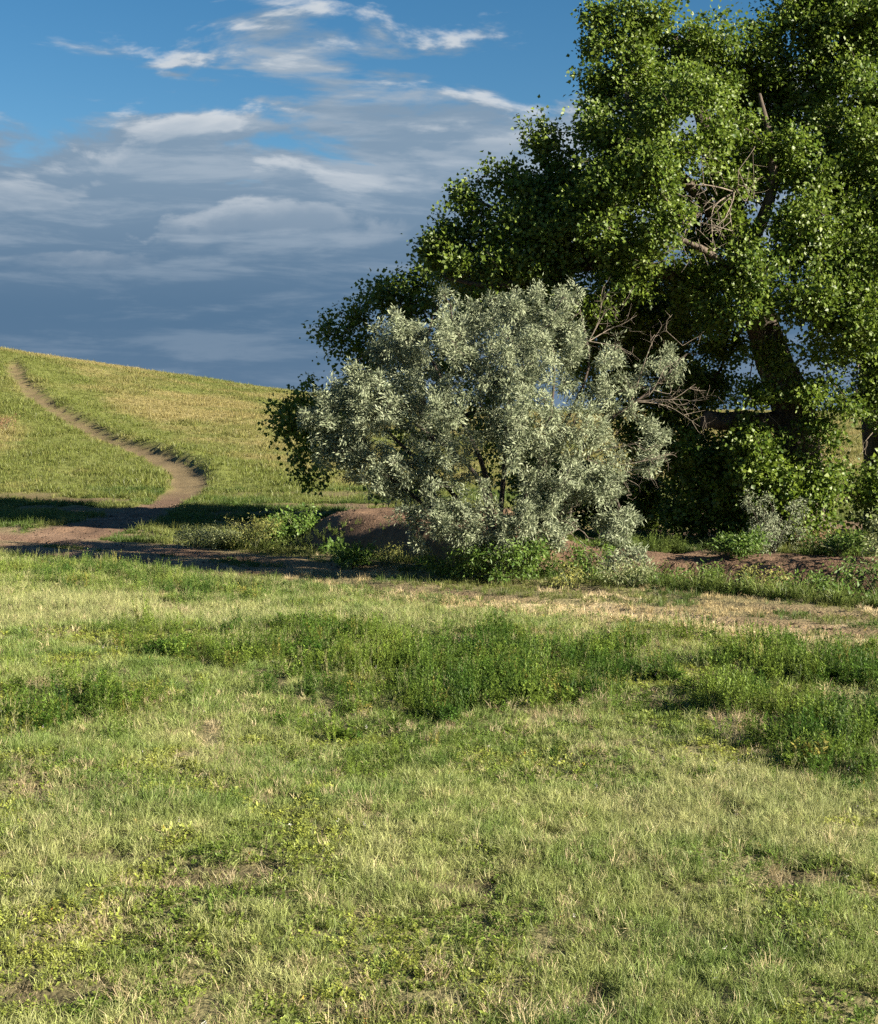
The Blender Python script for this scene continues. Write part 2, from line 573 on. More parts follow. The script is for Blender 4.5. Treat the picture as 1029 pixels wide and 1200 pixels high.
def hill_dry(x, y):
    d, s, w = path_fields(x, y)
    n = fbm(x, y, 9.0, 131, 4, 0.6) * 0.65 + fbm(x * 0.6, y, 2.5, 141, 3) * 0.35
    green_strip = np.exp(-((d - 2.0) / 2.2) ** 2)
    low = 1 - smoothstep((y - 54) / 12)
    return np.clip(0.90 * smoothstep((n - 0.33) / 0.30) - 0.75 * green_strip - 0.55 * low, 0, 1)


def ground_colour(x, y, zone_hill):
    n = fbm(x, y, 0.7, 151, 4, 0.6)
    dirt = dirt_fields(x, y)
    lush, far, pale, straw = meadow_fields(x, y)
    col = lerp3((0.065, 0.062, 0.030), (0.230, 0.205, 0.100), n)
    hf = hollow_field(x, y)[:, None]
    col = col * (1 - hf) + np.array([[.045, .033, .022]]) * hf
    hd = hill_dry(x, y)
    hc = lerp3((0.112, 0.128, 0.032), (0.220, 0.182, 0.078), hd) * (0.8 + 0.4 * n)[:, None]
    k = smoothstep((y - 40) / 10)[:, None]
    col = col * (1 - k) + hc * k
    col = np.where((straw & (y < 40))[:, None], lerp3((0.30, 0.24, 0.135), (0.47, 0.385, 0.225), n), col)
    soil = lerp3((0.062, 0.037, 0.024), (0.180, 0.118, 0.078), fbm(x, y, 1.0, 161, 5, 0.65))
    soil = soil * (1 + .45 * road_mask(x, y))[:, None]
    hillsoil = smoothstep((y - 50) / 8)[:, None]
    soil = soil * (1 - hillsoil) + lerp3((0.085, 0.064, 0.034), (0.165, 0.126, 0.068), n) * hillsoil
    return col * (1 - dirt[:, None]) + soil * dirt[:, None]


def axis(*spans):
    out = []
    for a, b, s in spans: out.append(np.arange(a, b, s))
    return np.concatenate(out)


def build_ground():
    right = 45 * 1.13 ** np.arange(1, 36)
    xs = np.concatenate([-right[::-1], axis((-45, -16, 0.8), (-16, 14, 0.19), (14, 45.01, 0.8)), right])
    ys = np.concatenate([axis((-60, -10, 5), (-10, 3, 1.0), (3, 18, 0.26), (18, 30, 0.14), (30, 44, 0.17), (44, 60, 0.35), (60, 140, 0.75), (140, 200, 3.0)),
                         200 * 1.12 ** np.arange(0, 30)])
    X, Y = np.meshgrid(xs, ys)
    x, y = X.ravel(), Y.ravel()
    z = height(x, y)
    z = np.where((y > 45) | (np.abs(x) < 45), z, z)
    V = np.stack([x, y, z], -1)
    colr = ground_colour(x, y, None)
    nx = len(xs)
    i, j = np.meshgrid(np.arange(len(ys) - 1), np.arange(nx - 1), indexing='ij')
    a = (i * nx + j).ravel()
    F = np.stack([a, a + 1, a + nx + 1, a + nx], -1)
    cx, cyv = V[F, 0].mean(1), V[F, 1].mean(1)
    u, v = uv(cx, cyv)
    zone = np.zeros(len(F), int)                                        # 0 ground behind the road
    zone[v < 18.3] = 1                                                  # meadow
    zone[cyv > 53] = 2                                                  # hillside
    zone[(road_mask(cx, cyv) > 0.5) & (np.abs(cx) < 60)] = 3            # dirt road
    zone[(v > 22.2) & (v < far_wall_v(u) + 1.2) & (u > -23) & (u < 20)] = 4   # gully
    d, s, w = path_fields(cx, cyv)
    zone[(d < w) & (cyv > 38)] = 5
    for k, nm in enumerate(('ground', 'meadow', 'hillside', 'dirt_road', 'gully_bank', 'footpath')):
        f = F[zone == k]
        used, inv = np.unique(f, return_inverse=True)
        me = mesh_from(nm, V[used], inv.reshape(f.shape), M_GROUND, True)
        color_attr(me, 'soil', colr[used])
        obj(nm, me, kind='structure', label={
            'ground': 'bare brown soil and shaded turf between gully and hill', 'meadow': 'grassy meadow ground sloping to the dirt road',
            'hillside': 'dry green and tan grass hill under dark clouds', 'dirt_road': 'rutted dirt track crossing behind the meadow',
            'gully_bank': 'eroded reddish gully bank behind the dirt track', 'footpath': 'narrow worn footpath climbing the grass hill'}[nm])


build_ground()

# ------------------------------------------------------------------ scattering of what nobody could count


def scatter(name, label, protos, P, rot, sc, idx, hue):
    """points with attributes, each drawn as one of the small clump meshes"""
    me = bpy.data.meshes.new(name)
    me.vertices.add(len(P)); me.vertices.foreach_set('co', np.asarray(P, np.float32).ravel())
    a = me.attributes.new('rot', 'FLOAT_VECTOR', 'POINT'); a.data.foreach_set('vector', np.asarray(rot, np.float32).ravel())
    a = me.attributes.new('sc', 'FLOAT_VECTOR', 'POINT'); a.data.foreach_set('vector', np.asarray(sc, np.float32).ravel())
    a = me.attributes.new('idx', 'INT', 'POINT'); a.data.foreach_set('value', np.asarray(idx, np.int32))
    color_attr(me, 'hue', hue)
    o = obj(name, me, kind='stuff', label=label)
    coll = bpy.data.collections.new("clumps")
    for pm in protos:
        coll.objects.link(bpy.data.objects.new("clump", pm))
    g = bpy.data.node_groups.new("scatter", 'GeometryNodeTree')
    g.interface.new_socket('Geometry', in_out='INPUT', socket_type='NodeSocketGeometry')
    g.interface.new_socket('Geometry', in_out='OUTPUT', socket_type='NodeSocketGeometry')
    N, L = g.nodes.new, g.links.new
    gi, go = N('NodeGroupInput'), N('NodeGroupOutput')
    ci = N('GeometryNodeCollectionInfo'); ci.inputs['Collection'].default_value = coll
    ci.inputs['Separate Children'].default_value = True; ci.inputs['Reset Children'].default_value = True
    ip = N('GeometryNodeInstanceOnPoints'); ip.inputs['Pick Instance'].default_value = True

    def na(nm, typ):
        n = N('GeometryNodeInputNamedAttribute'); n.data_type = typ; n.inputs['Name'].default_value = nm
        return n.outputs['Attribute']
    L(gi.outputs[0], ip.inputs['Points']); L(ci.outputs[0], ip.inputs['Instance'])
    L(na('idx', 'INT'), ip.inputs['Instance Index'])
    L(na('rot', 'FLOAT_VECTOR'), ip.inputs['Rotation']); L(na('sc', 'FLOAT_VECTOR'), ip.inputs['Scale'])
    L(ip.outputs[0], go.inputs[0])
    md = o.modifiers.new("scatter", 'NODES'); md.node_group = g
    return o


def grass_clump(name, n, h, spread, width, lean, seed, curl=0.5):
    """n bent blades of two segments"""
    r = np.random.default_rng(seed)
    V, F, T = [], [], []
    for k in range(n):
        a = r.uniform(0, 2 * math.pi); rad = spread * math.sqrt(r.uniform())
        b = np.array([rad * math.cos(a), rad * math.sin(a), -0.01])
        out = np.array([math.cos(a + r.normal() * .8), math.sin(a + r.normal() * .8), 0])
        L_ = h * r.uniform(0.45, 1.1); le = lean * r.uniform(0.3, 1.3)
        m = b + out * L_ * 0.45 * math.sin(le) + np.array([0, 0, L_ * 0.55 * math.cos(le)])
        le2 = le + curl * r.uniform(0.3, 1.4)
        t = m + out * L_ * 0.5 * math.sin(le2) + np.array([0, 0, L_ * 0.5 * math.cos(le2)])
        fa = r.uniform(0, math.pi)
        s = np.array([math.cos(fa), math.sin(fa), 0]) * width * 0.5 * r.uniform(0.7, 1.3)
        i = len(V)
        V += [b - s, b + s, m + s * 0.9, m - s * 0.9, t]
        F += [(i, i + 1, i + 2), (i, i + 2, i + 3), (i + 3, i + 2, i + 4)]
        T += [r.uniform(0.65, 1.35)] * 5
    me = mesh_from(name, V, F, M_BLADE)
    float_attr(me, 'tint', T)
    return me


def leafy_clump(name, stems, h, spread, per, leaf, wid, seed, up=0.6, stem_r=0.0025, plume=0):
    """upright stalks clothed in small leaves; plume adds a pale seed head"""
    r = np.random.default_rng(seed)
    V, F, T = [], [], []

    def tri_leaf(p, d, nrm, L_, W_, tt):
        d = d / np.linalg.norm(d); s = np.cross(d, nrm); s /= np.linalg.norm(s) + 1e-9
        i = len(V)
        up_ = np.cross(s, d) * W_ * 0.2
        V.extend([p, p + d * L_ * .45 + s * W_ * .5 + up_, p + d * L_, p + d * L_ * .45 - s * W_ * .5 + up_])
        F.extend([(i, i + 1, i + 2), (i, i + 2, i + 3)]); T.extend([tt] * 4)
    for k in range(stems):
        a = r.uniform(0, 2 * math.pi); rad = spread * math.sqrt(r.uniform())
        b = np.array([rad * math.cos(a), rad * math.sin(a), -0.01])
        hh = h * r.uniform(0.6, 1.1)
        tip = b + np.array([math.cos(a) * hh * .22 * r.uniform(0, 1.4), math.sin(a) * hh * .22 * r.uniform(0, 1.4), hh])
        i = len(V)
        s = np.array([stem_r, 0, 0]); s2 = np.array([0, stem_r, 0])
        V.extend([b - s, b + s, b + s2, tip]); F.extend([(i, i + 1, i + 3), (i + 1, i + 2, i + 3), (i + 2, i, i + 3)])
        T.extend([0.8] * 4)
        for q in range(per):
            f = r.uniform(0.12, 1.0) ** 0.8
            p = b + (tip - b) * f
            aa = q * 2.4 + r.normal() * .4
            d = np.array([math.cos(aa), math.sin(aa), up + r.normal() * .35])
            nrm = np.array([-math.cos(aa) * up, -math.sin(aa) * up, 1.0]) + r.normal(size=3) * .3
            tri_leaf(p, d, nrm, leaf * r.uniform(.6, 1.2) * (1.15 - .45 * f), wid * r.uniform(.7, 1.2) * (1.1 - .4 * f), r.uniform(.6, 1.35))
        for q in range(plume):
            f = r.uniform(0.72, 1.08)
            p = b + (tip - b) * f
            d = r.normal(size=3) * .5 + np.array([0, 0, 1.0])
            tri_leaf(p, d, r.normal(size=3), 0.016, 0.004, r.uniform(1.0, 1.5))
    me = mesh_from(name, V, F, M_BLADE)
    float_attr(me, 'tint', T)
    return me


def rosette(name, n, leaf, wid, seed, lift=0.35, spread=0.05):
    r = np.random.default_rng(seed)
    V, F, T = [], [], []
    for k in range(n):
        a = r.uniform(0, 2 * math.pi); rad = spread * math.sqrt(r.uniform())
        p = np.array([rad * math.cos(a), rad * math.sin(a), r.uniform(0.0, 0.05) + 0.01])
        aa = a + r.normal() * .6
        d = np.array([math.cos(aa), math.sin(aa), lift + r.normal() * .35]); d /= np.linalg.norm(d)
        s = np.array([-math.sin(aa), math.cos(aa), r.normal() * .25])
        L_, W_ = leaf * r.uniform(.5, 1.2), wid * r.uniform(.7, 1.2)
        i = len(V)
        dd = np.array([0, 0, -0.25 * L_])
        V += [p, p + d * L_ * .5 + s * W_ * .5, p + d * L_ + dd, p + d * L_ * .5 - s * W_ * .5]
        F += [(i, i + 1, i + 2), (i, i + 2, i + 3)]
        T += [r.uniform(.6, 1.35)] * 4
    me = mesh_from(name, V, F, M_BLADE)
    float_attr(me, 'tint', T)
    return me


def wedge_points(n_try, y0, y1, margin=3.5, pw=1.0):
    """points over the ground the camera looks at, with a margin on both sides"""
    y = y0 + (y1 - y0) * rng.uniform(size=n_try) ** pw
    half = 0.314 * y + margin
    x = rng.uniform(-1, 1, n_try) * half
    keep = rng.uniform(size=n_try) < half / half.max()
    return x[keep], y[keep]


def place(x, y, sink=0.0):
    return np.stack([x, y, height(x, y) - sink], -1)


def rots(n, tilt=0.18):
    return np.stack([rng.normal(0, tilt, n), rng.normal(0, tilt, n), rng.uniform(0, 2 * math.pi, n)], -1)


def scales(n, lo, hi, extra=1.0):
    s = rng.uniform(lo, hi, n) * extra
    return np.stack([s, s, s * rng.uniform(.8, 1.25, n)], -1)


GR_GREEN, GR_GREY, GR_PALE, GR_STRAW = (0.150, 0.220, 0.052), (0.288, 0.322, 0.108), (0.430, 0.432, 0.200), (0.540, 0.460, 0.260)


def weedy_field(x, y):
    f = fbm(x, y * .75, 1.15, 201, 5, .62)
    return smoothstep((f - .41) / .14)


def build_meadow():
    # --- fine grass everywhere in the meadow
    x1, y1 = wedge_points(70000, 4.5, 14, 3.0)
    x2, y2 = wedge_points(95000, 14, 32, 3.5)
    x, y = np.concatenate([x1, x2]), np.concatenate([y1, y2])
    u, v = uv(x, y)
    keep = (v < 18.6 + (fbm(x, y, .8, 171) - .5) * 1.2)
    lush, far, pale, straw = meadow_fields(x, y)
    bare = fbm(x, y * .7, 0.75, 181, 4)
    weedy = weedy_field(x, y)
    hol = hollow_field(x, y)
    keep &= ~((hol > .4) & (rng.uniform(size=len(x)) < .62))
    keep &= (bare > 0.285 - .12 * rng.uniform(size=len(x))) & ~((weedy > .5) & (rng.uniform(size=len(x)) < .8) & (y < 20)) & ~(lush & (rng.uniform(size=len(x)) < .6))
    x, y, lush, far, pale, straw = (q[keep] for q in (x, y, lush, far, pale, straw))
    n = len(x)
    dry = fbm(x, y, 1.9, 191, 4, .6) * .55 + fbm(x, y, .45, 195, 2) * .45
    t = smoothstep((dry - .34) / .32)
    hue = lerp3(GR_GREEN, GR_GREY, t)
    p2 = np.clip(pale * .75 + smoothstep((dry - .56) / .14) * .6, 0, 1) * rng.uniform(.5, 1, n)
    hue = hue * (1 - p2[:, None]) + np.asarray(GR_PALE) * p2[:, None]
    st = (rng.uniform(size=n) < .05 + .75 * straw)
    hue = np.where(st[:, None], GR_STRAW, hue)
    hue *= rng.uniform(.75, 1.2, n)[:, None]
    idx = rng.integers(0, 4, n)
    idx = np.where(pale & (rng.uniform(size=n) < .5), 4, idx)
    ext = np.where(y > 14, 1.15, .92) * np.where(straw, .5, 1.0)
    P = [grass_clump("g", 26, .125, .06, .0045, .55, 1, .9), grass_clump("g", 30, .11, .07, .0045, .8, 2, .8), grass_clump("g", 22, .16, .05, .004, .45, 3, 1.1),
         grass_clump("g", 28, .095, .08, .005, 1.0, 4, .6), grass_clump("g", 34, .18, .06, .0035, .5, 5, 1.2)]
    scatter("meadow_grass", "fine pale green meadow grass in front of the track", P, place(x, y), rots(n, .3), scales(n, .55, 1.1, ext), idx, hue)

    # --- low broad-leaved ground cover
    x, y = wedge_points(150000, 4.5, 26, 3.0)
    u, v = uv(x, y)
    f = weedy_field(x, y)
    lush, far, pale, straw = meadow_fields(x, y)
    keep = (v < 18.2) & (f > rng.uniform(.1, .6, len(x))) & (fbm(x, y * .7, .75, 181, 4) > .27) & (hollow_field(x, y) < .6) & ~straw & (~pale | (rng.uniform(size=len(x)) < .15))
    x, y, f = x[keep], y[keep], f[keep]
    n = len(x)
    h = lerp3((0.105, 0.170, 0.026), (0.280, 0.310, 0.062), smoothstep((fbm(x, y, .8, 211) - .25) / .5))
    h *= rng.uniform(.7, 1.25, n)[:, None]
    P = [rosette("r", 18, .05, .022, 11), rosette("r", 14, .065, .028, 12, .6), leafy_clump("r", 5, .11, .05, 9, .035, .016, 13), rosette("r", 22, .035, .02, 14, .8, .07)]
    scatter("ground_cover", "low broad-leaved weeds growing through the meadow grass", P, place(x, y), rots(n, .25), scales(n, .4, .8), rng.integers(0, 4, n), h)

    # --- the lush band of tall weeds
    x, y = wedge_points(48000, 9, 30, 3.5)
    lush, far, pale, straw = meadow_fields(x, y)
    u, v = uv(x, y)
    g = fbm(x, y, .8, 221, 4, .6)
    keep = (lush & (g > .43)) | (far & (g > .43)) | ((fbm(x, y, 2.6, 225, 4, .6) > .66) & (g > .45) & (v < 17.5) & ~pale)
    keep &= v < 18.4
    x, y, g = x[keep], y[keep], g[keep]
    n = len(x)
    lush, far, _, _ = meadow_fields(x, y)
    hue = lerp3((0.050, 0.110, 0.014), (0.168, 0.235, 0.036), smoothstep((fbm(x, y, .6, 231, 4, .6) - .28) / .45))
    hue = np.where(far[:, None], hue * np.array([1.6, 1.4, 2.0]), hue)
    yel = rng.uniform(size=n) < .035
    hue = np.where(yel[:, None], (0.27, 0.25, 0.06), hue) * rng.uniform(.6, 1.35, n)[:, None]
    P = [leafy_clump("w", 6, .34, .10, 22, .065, .020, 21, .7), leafy_clump("w", 5, .40, .09, 24, .055, .016, 22, .9), leafy_clump("w", 8, .25, .12, 16, .075, .030, 23, .4),
         leafy_clump("w", 4, .46, .07, 24, .05, .012, 24, 1.2, plume=8)]
    ext = np.where(lush, 1.0, np.where(far, .8, .5)) * (.16 + 1.15 * g)
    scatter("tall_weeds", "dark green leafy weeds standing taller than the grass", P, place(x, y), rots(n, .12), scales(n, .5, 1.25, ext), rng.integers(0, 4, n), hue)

    # --- taller seed-head grass
    x, y = wedge_points(4200, 6, 30, 3.5)
    u, v = uv(x, y)
    f = fbm(x, y, 2.2, 241, 3)
    lush, far, pale, straw = meadow_fields(x, y)
    keep = (v < 18) & ((f > .52) | pale)
    x, y = x[keep], y[keep]; n = len(x)
    hue = lerp3((0.16, 0.20, 0.07), (0.30, 0.28, 0.13), rng.uniform(size=n))
    P = [leafy_clump("s", 5, .34, .06, 3, .10, .006, 31, 1.6, .0016, 16), leafy_clump("s", 3, .42, .05, 4, .12, .006, 32, 1.8, .0016, 20)]
    scatter("seed_grass", "thin pale grass stalks with feathery seed heads", P, place(x, y), rots(n, .16), scales(n, .55, 1.0), rng.integers(0, 2, n), hue)

    # --- straw tufts and matted dead grass
    x, y = wedge_points(42000, 4.5, 30, 3.0)
    f = fbm(x, y, 1.1, 251, 4, .6)
    u, v = uv(x, y)
    lush, far, pale, straw = meadow_fields(x, y)
    hollow = (fbm(x, y * .7, 0.75, 181, 4) < .31) | (hollow_field(x, y) > .15)
    keep = (v < 18.4) & ((f > .63) | (straw & (f > .4)) | (hollow & (f > .25)))
    x, y = x[keep], y[keep]; n = len(x)
    hue = lerp3((0.30, 0.235, 0.13), (0.52, 0.44, 0.27), rng.uniform(size=n))
    P = [grass_clump("d", 26, .13, .06, .004, 1.0, 41, .7), grass_clump("d", 22, .10, .08, .0045, 1.3, 42, .4), grass_clump("d", 30, .17, .05, .0035, .6, 43, .9)]
    scatter("dead_grass", "matted straw coloured dead grass among the green", P, place(x, y), rots(n, .3), scales(n, .5, 1.1), rng.integers(0, 3, n), hue)

    # --- specks of flowers
    x, y = wedge_points(600, 6, 22, 2.5)
    n = len(x)
    pal = np.array([(0.75, 0.73, 0.66), (0.62, 0.24, 0.06), (0.60, 0.50, 0.62), (0.70, 0.52, 0.08)])
    P = [rosette("f", 7, .016, .010, 51, .5, .004), rosette("f", 9, .012, .007, 52, .8, .006)]
    Q = place(x, y); Q[:, 2] += rng.uniform(.05, .14, n)
    scatter("flower_specks", "tiny white and orange wildflowers in the meadow", P, Q, rots(n, .5), scales(n, .45, .95), rng.integers(0, 2, n), pal[rng.integers(0, 4, n)])


def build_far_grass():
    # --- verge and road: short turf where the soil is not bare
    x, y = wedge_points(110000, 17, 56, 3.5)
    u, v = uv(x, y)
    d = dirt_fields(x, y)
    rm = road_mask(x, y)
    g = gully(x, y)
    f = fbm(x, y, .9, 261, 3)
    keep = (v > 18.0) & (d < .38 + .25 * (f - .5)) & (g > -0.5)
    lush, far, pale, straw = meadow_fields(x, y)
    x, y, v, rm, f, straw = (q[keep] for q in (x, y, v, rm, f, straw))
    n = len(x)
    c = smoothstep((fbm(x, y, 1.7, 271, 4) - .36) / .3)
    hue = lerp3((0.070, 0.115, 0.022), (0.165, 0.185, 0.050), c)
    on_straw = (straw & (v < 20.3)) | ((rm > .4) & (fbm(x, y, 1.0, 275, 3) > .60) & (x > -3))
    hue = np.where(on_straw[:, None], lerp3((0.42, 0.34, 0.18), (0.58, 0.48, 0.29), c), hue)
    hue *= rng.uniform(.75, 1.2, n)[:, None]
    ext = np.where(rm > .4, .58, .95) * np.where(on_straw, .8, 1.0)
    P = [grass_clump("v", 22, .17, .10, .009, .45, 61), grass_clump("v", 20, .13, .12, .010, .7, 62), rosette("v", 16, .08, .04, 63, .6, .08), grass_clump("v", 16, .24, .08, .008, .4, 64)]
    scatter("verge_grass", "short turf on the track and the flat below the hill", P, place(x, y), rots(n), scales(n, .7, 1.25, ext), rng.integers(0, 4, n), hue)

    # --- rank weeds lining the gully lips
    x, y = wedge_points(60000, 18, 42, 3.0)
    u, v = uv(x, y)
    f = fbm(x, y, 1.5, 281, 3)
    vf = far_wall_v(u)
    lip = (v > 22.1) & (v < 24.2) & (u > -24)
    back = (v > vf + 1.8) & (v < vf + 3.4) & (u > -17)
    keep = (lip & (f > .42)) | (back & (f > .46))
    x, y, v, f = x[keep], y[keep], v[keep], f[keep]
    k = rng.uniform(size=len(x)) < .55 - .47 * np.exp(-((uv(x, y)[0] + 20.2) / 2.0) ** 2) * (v < 25)
    x, y, v, f = x[k], y[k], v[k], f[k]
    n = len(x)
    hue = lerp3((0.055, 0.115, 0.020), (0.190, 0.220, 0.055), fbm(x, y, 1.1, 291)) * rng.uniform(.75, 1.2, n)[:, None]
    lipx = 1 - .68 * np.exp(-((uv(x, y)[0] + 20.4) / 2.2) ** 2) * (v < 24.5)
    P = [leafy_clump("k", 6, .38, .12, 16, .07, .024, 71, .7), leafy_clump("k", 7, .26, .13, 12, .08, .034, 72, .4), grass_clump("k", 26, .40, .08, .011, .35, 73)]
    scatter("gully_weeds", "rank green weeds lining both lips of the gully", P, place(x, y), rots(n, .15), scales(n, .55, 1.15, lipx), rng.integers(0, 3, n), hue)

    # --- the hill
    x, y = wedge_points(150000, 50, 134, 6.0)
    keep = (dirt_fields(x, y) < .5) | (rng.uniform(size=len(x)) < .05)
    d, s, w = path_fields(x, y)
    keep &= (d > w * .8) | (rng.uniform(size=len(x)) < .07)
    x, y = x[keep], y[keep]
    n = len(x)
    hd = hill_dry(x, y)
    hue = lerp3((0.132, 0.160, 0.034), (0.275, 0.232, 0.092), np.clip(hd + rng.normal(0, .14, n), 0, 1)) * rng.uniform(.75, 1.2, n)[:, None]
    tall = smoothstep((fbm(x, y, 2.2, 301, 3) - .5) / .2)
    P = [grass_clump("h", 14, .22, .20, .022, .45, 81), grass_clump("h", 14, .17, .25, .026, .7, 82), grass_clump("h", 12, .30, .16, .020, .35, 83)]
    scatter("hill_grass", "green and straw tussock grass covering the hill", P, place(x, y), rots(n, .12), scales(n, .6, 1.1, .75 + .5 * tall), rng.integers(0, 3, n), hue)


def build_clods():
    # crumbs of soil and pebbles on the bare earth
    x, y = wedge_points(70000, 20, 50, 2.5)
    keep = (dirt_fields(x, y) > .45) & (rng.uniform(size=len(x)) < .5)
    x, y = x[keep], y[keep]; n = len(x)
    P = []
    for k in range(3):
        r = np.random.default_rng(90 + k)
        V = [(0, 0, .8), (.9, .1, 0), (.2, .8, .1), (-.8, .3, 0), (-.4, -.8, .1), (.5, -.7, 0)]
        V = np.array(V) * .03 * r.uniform(.7, 1.3, (6, 1))
        me = mesh_from("c", V, [(0, 1, 2), (0, 2, 3), (0, 3, 4), (0, 4, 5), (0, 5, 1)], M_BLADE)
        float_attr(me, 'tint', [1.0] * 6)
        P.append(me)
    hue = lerp3((0.07, 0.045, 0.030), (0.21, 0.15, 0.105), rng.uniform(size=n))
    scatter("soil_clods", "crumbs of brown soil and pebbles on the bare earth", P, place(x, y, .004), rots(n, .3), scales(n, .3, 1.5) * (rng.uniform(.4, 1, n) ** 2)[:, None] * 1.4, rng.integers(0, 3, n), hue)


build_meadow()
build_far_grass()
build_clods()

# ------------------------------------------------------------------ trees and shrubs


def noise3(p, s, seed):
    return (fbm(p[:, 0] + .37 * p[:, 1], p[:, 2] + .21 * p[:, 1], s, seed, 2) + fbm(p[:, 1] - .3 * p[:, 2], p[:, 0] + .4 * p[:, 2], s, seed + 5, 2)) * .5


class Skeleton:
    def __init__(self):
        self.P, self.par, self.rmin = [], [], []
        self.chains = []
        self.arr = np.zeros((60000, 3)); self.n = 0

    def add(self, p, parent, rmin=0.0):
        self.arr[self.n] = p; self.par.append(parent); self.rmin.append(rmin); self.n += 1
        return self.n - 1

    def limb(self, pts, radii, parent=-1):
        """a hand-laid trunk or limb; returns its node ids"""
        pts = resample(pts, 0.35); rad = np.interp(np.linspace(0, 1, len(pts)), np.linspace(0, 1, len(radii)), radii)
        ids = []
        for p, r in zip(pts, rad):
            parent = self.add(p, parent, r); ids.append(parent)
        return ids, pts, rad

    def nearest(self, p):
        d = np.linalg.norm(self.arr[:self.n] - p, axis=1)
        return int(np.argmin(d)), float(d.min())

    def reach(self, p, step=0.3, sag=0.12, wig=0.06):
        """grow a branch from the nearest wood to p"""
        k, d = self.nearest(p)
        a = self.arr[k].copy()
        m = max(2, int(d / step) + 1)
        t = np.linspace(0, 1, m + 1)[1:, None]
        q = a + (p - a) * t
        q[:, 2] += sag * d * np.sin(t[:, 0] * math.pi) * rng.uniform(-.3, 1.2)
        q[:-1] += rng.normal(0, wig * min(d, 1.2), (m - 1 if m > 1 else 0, 3)) if m > 1 else 0
        ids = [k]
        par = k
        for c in q:
            par = self.add(c, par); ids.append(par)
        self.chains.append(ids)
        return ids

    def radii(self, tip=0.004, power=0.42):
        cnt = np.zeros(self.n)
        has = np.zeros(self.n, bool)
        for i in range(self.n):
            if self.par[i] >= 0: has[self.par[i]] = True
        cnt[~has] = 1
        for i in range(self.n - 1, -1, -1):
            if self.par[i] >= 0: cnt[self.par[i]] += cnt[i]
        return tip * np.maximum(cnt, 1) ** power


def resample(pts, step):
    pts = np.asarray(pts, float)
    # Catmull-Rom through the given points
    ext = np.concatenate([[2 * pts[0] - pts[1]], pts, [2 * pts[-1] - pts[-2]]])
    out = []
    for i in range(1, len(ext) - 2):
        p0, p1, p2, p3 = ext[i - 1:i + 3]
        n = max(2, int(np.linalg.norm(p2 - p1) / step))
        for t in np.linspace(0, 1, n, endpoint=False):
            out.append(0.5 * ((2 * p1) + (-p0 + p2) * t + (2 * p0 - 5 * p1 + 4 * p2 - p3) * t * t + (-p0 + 3 * p1 - 3 * p2 + p3) * t ** 3))
    out.append(pts[-1])
    return np.array(out)


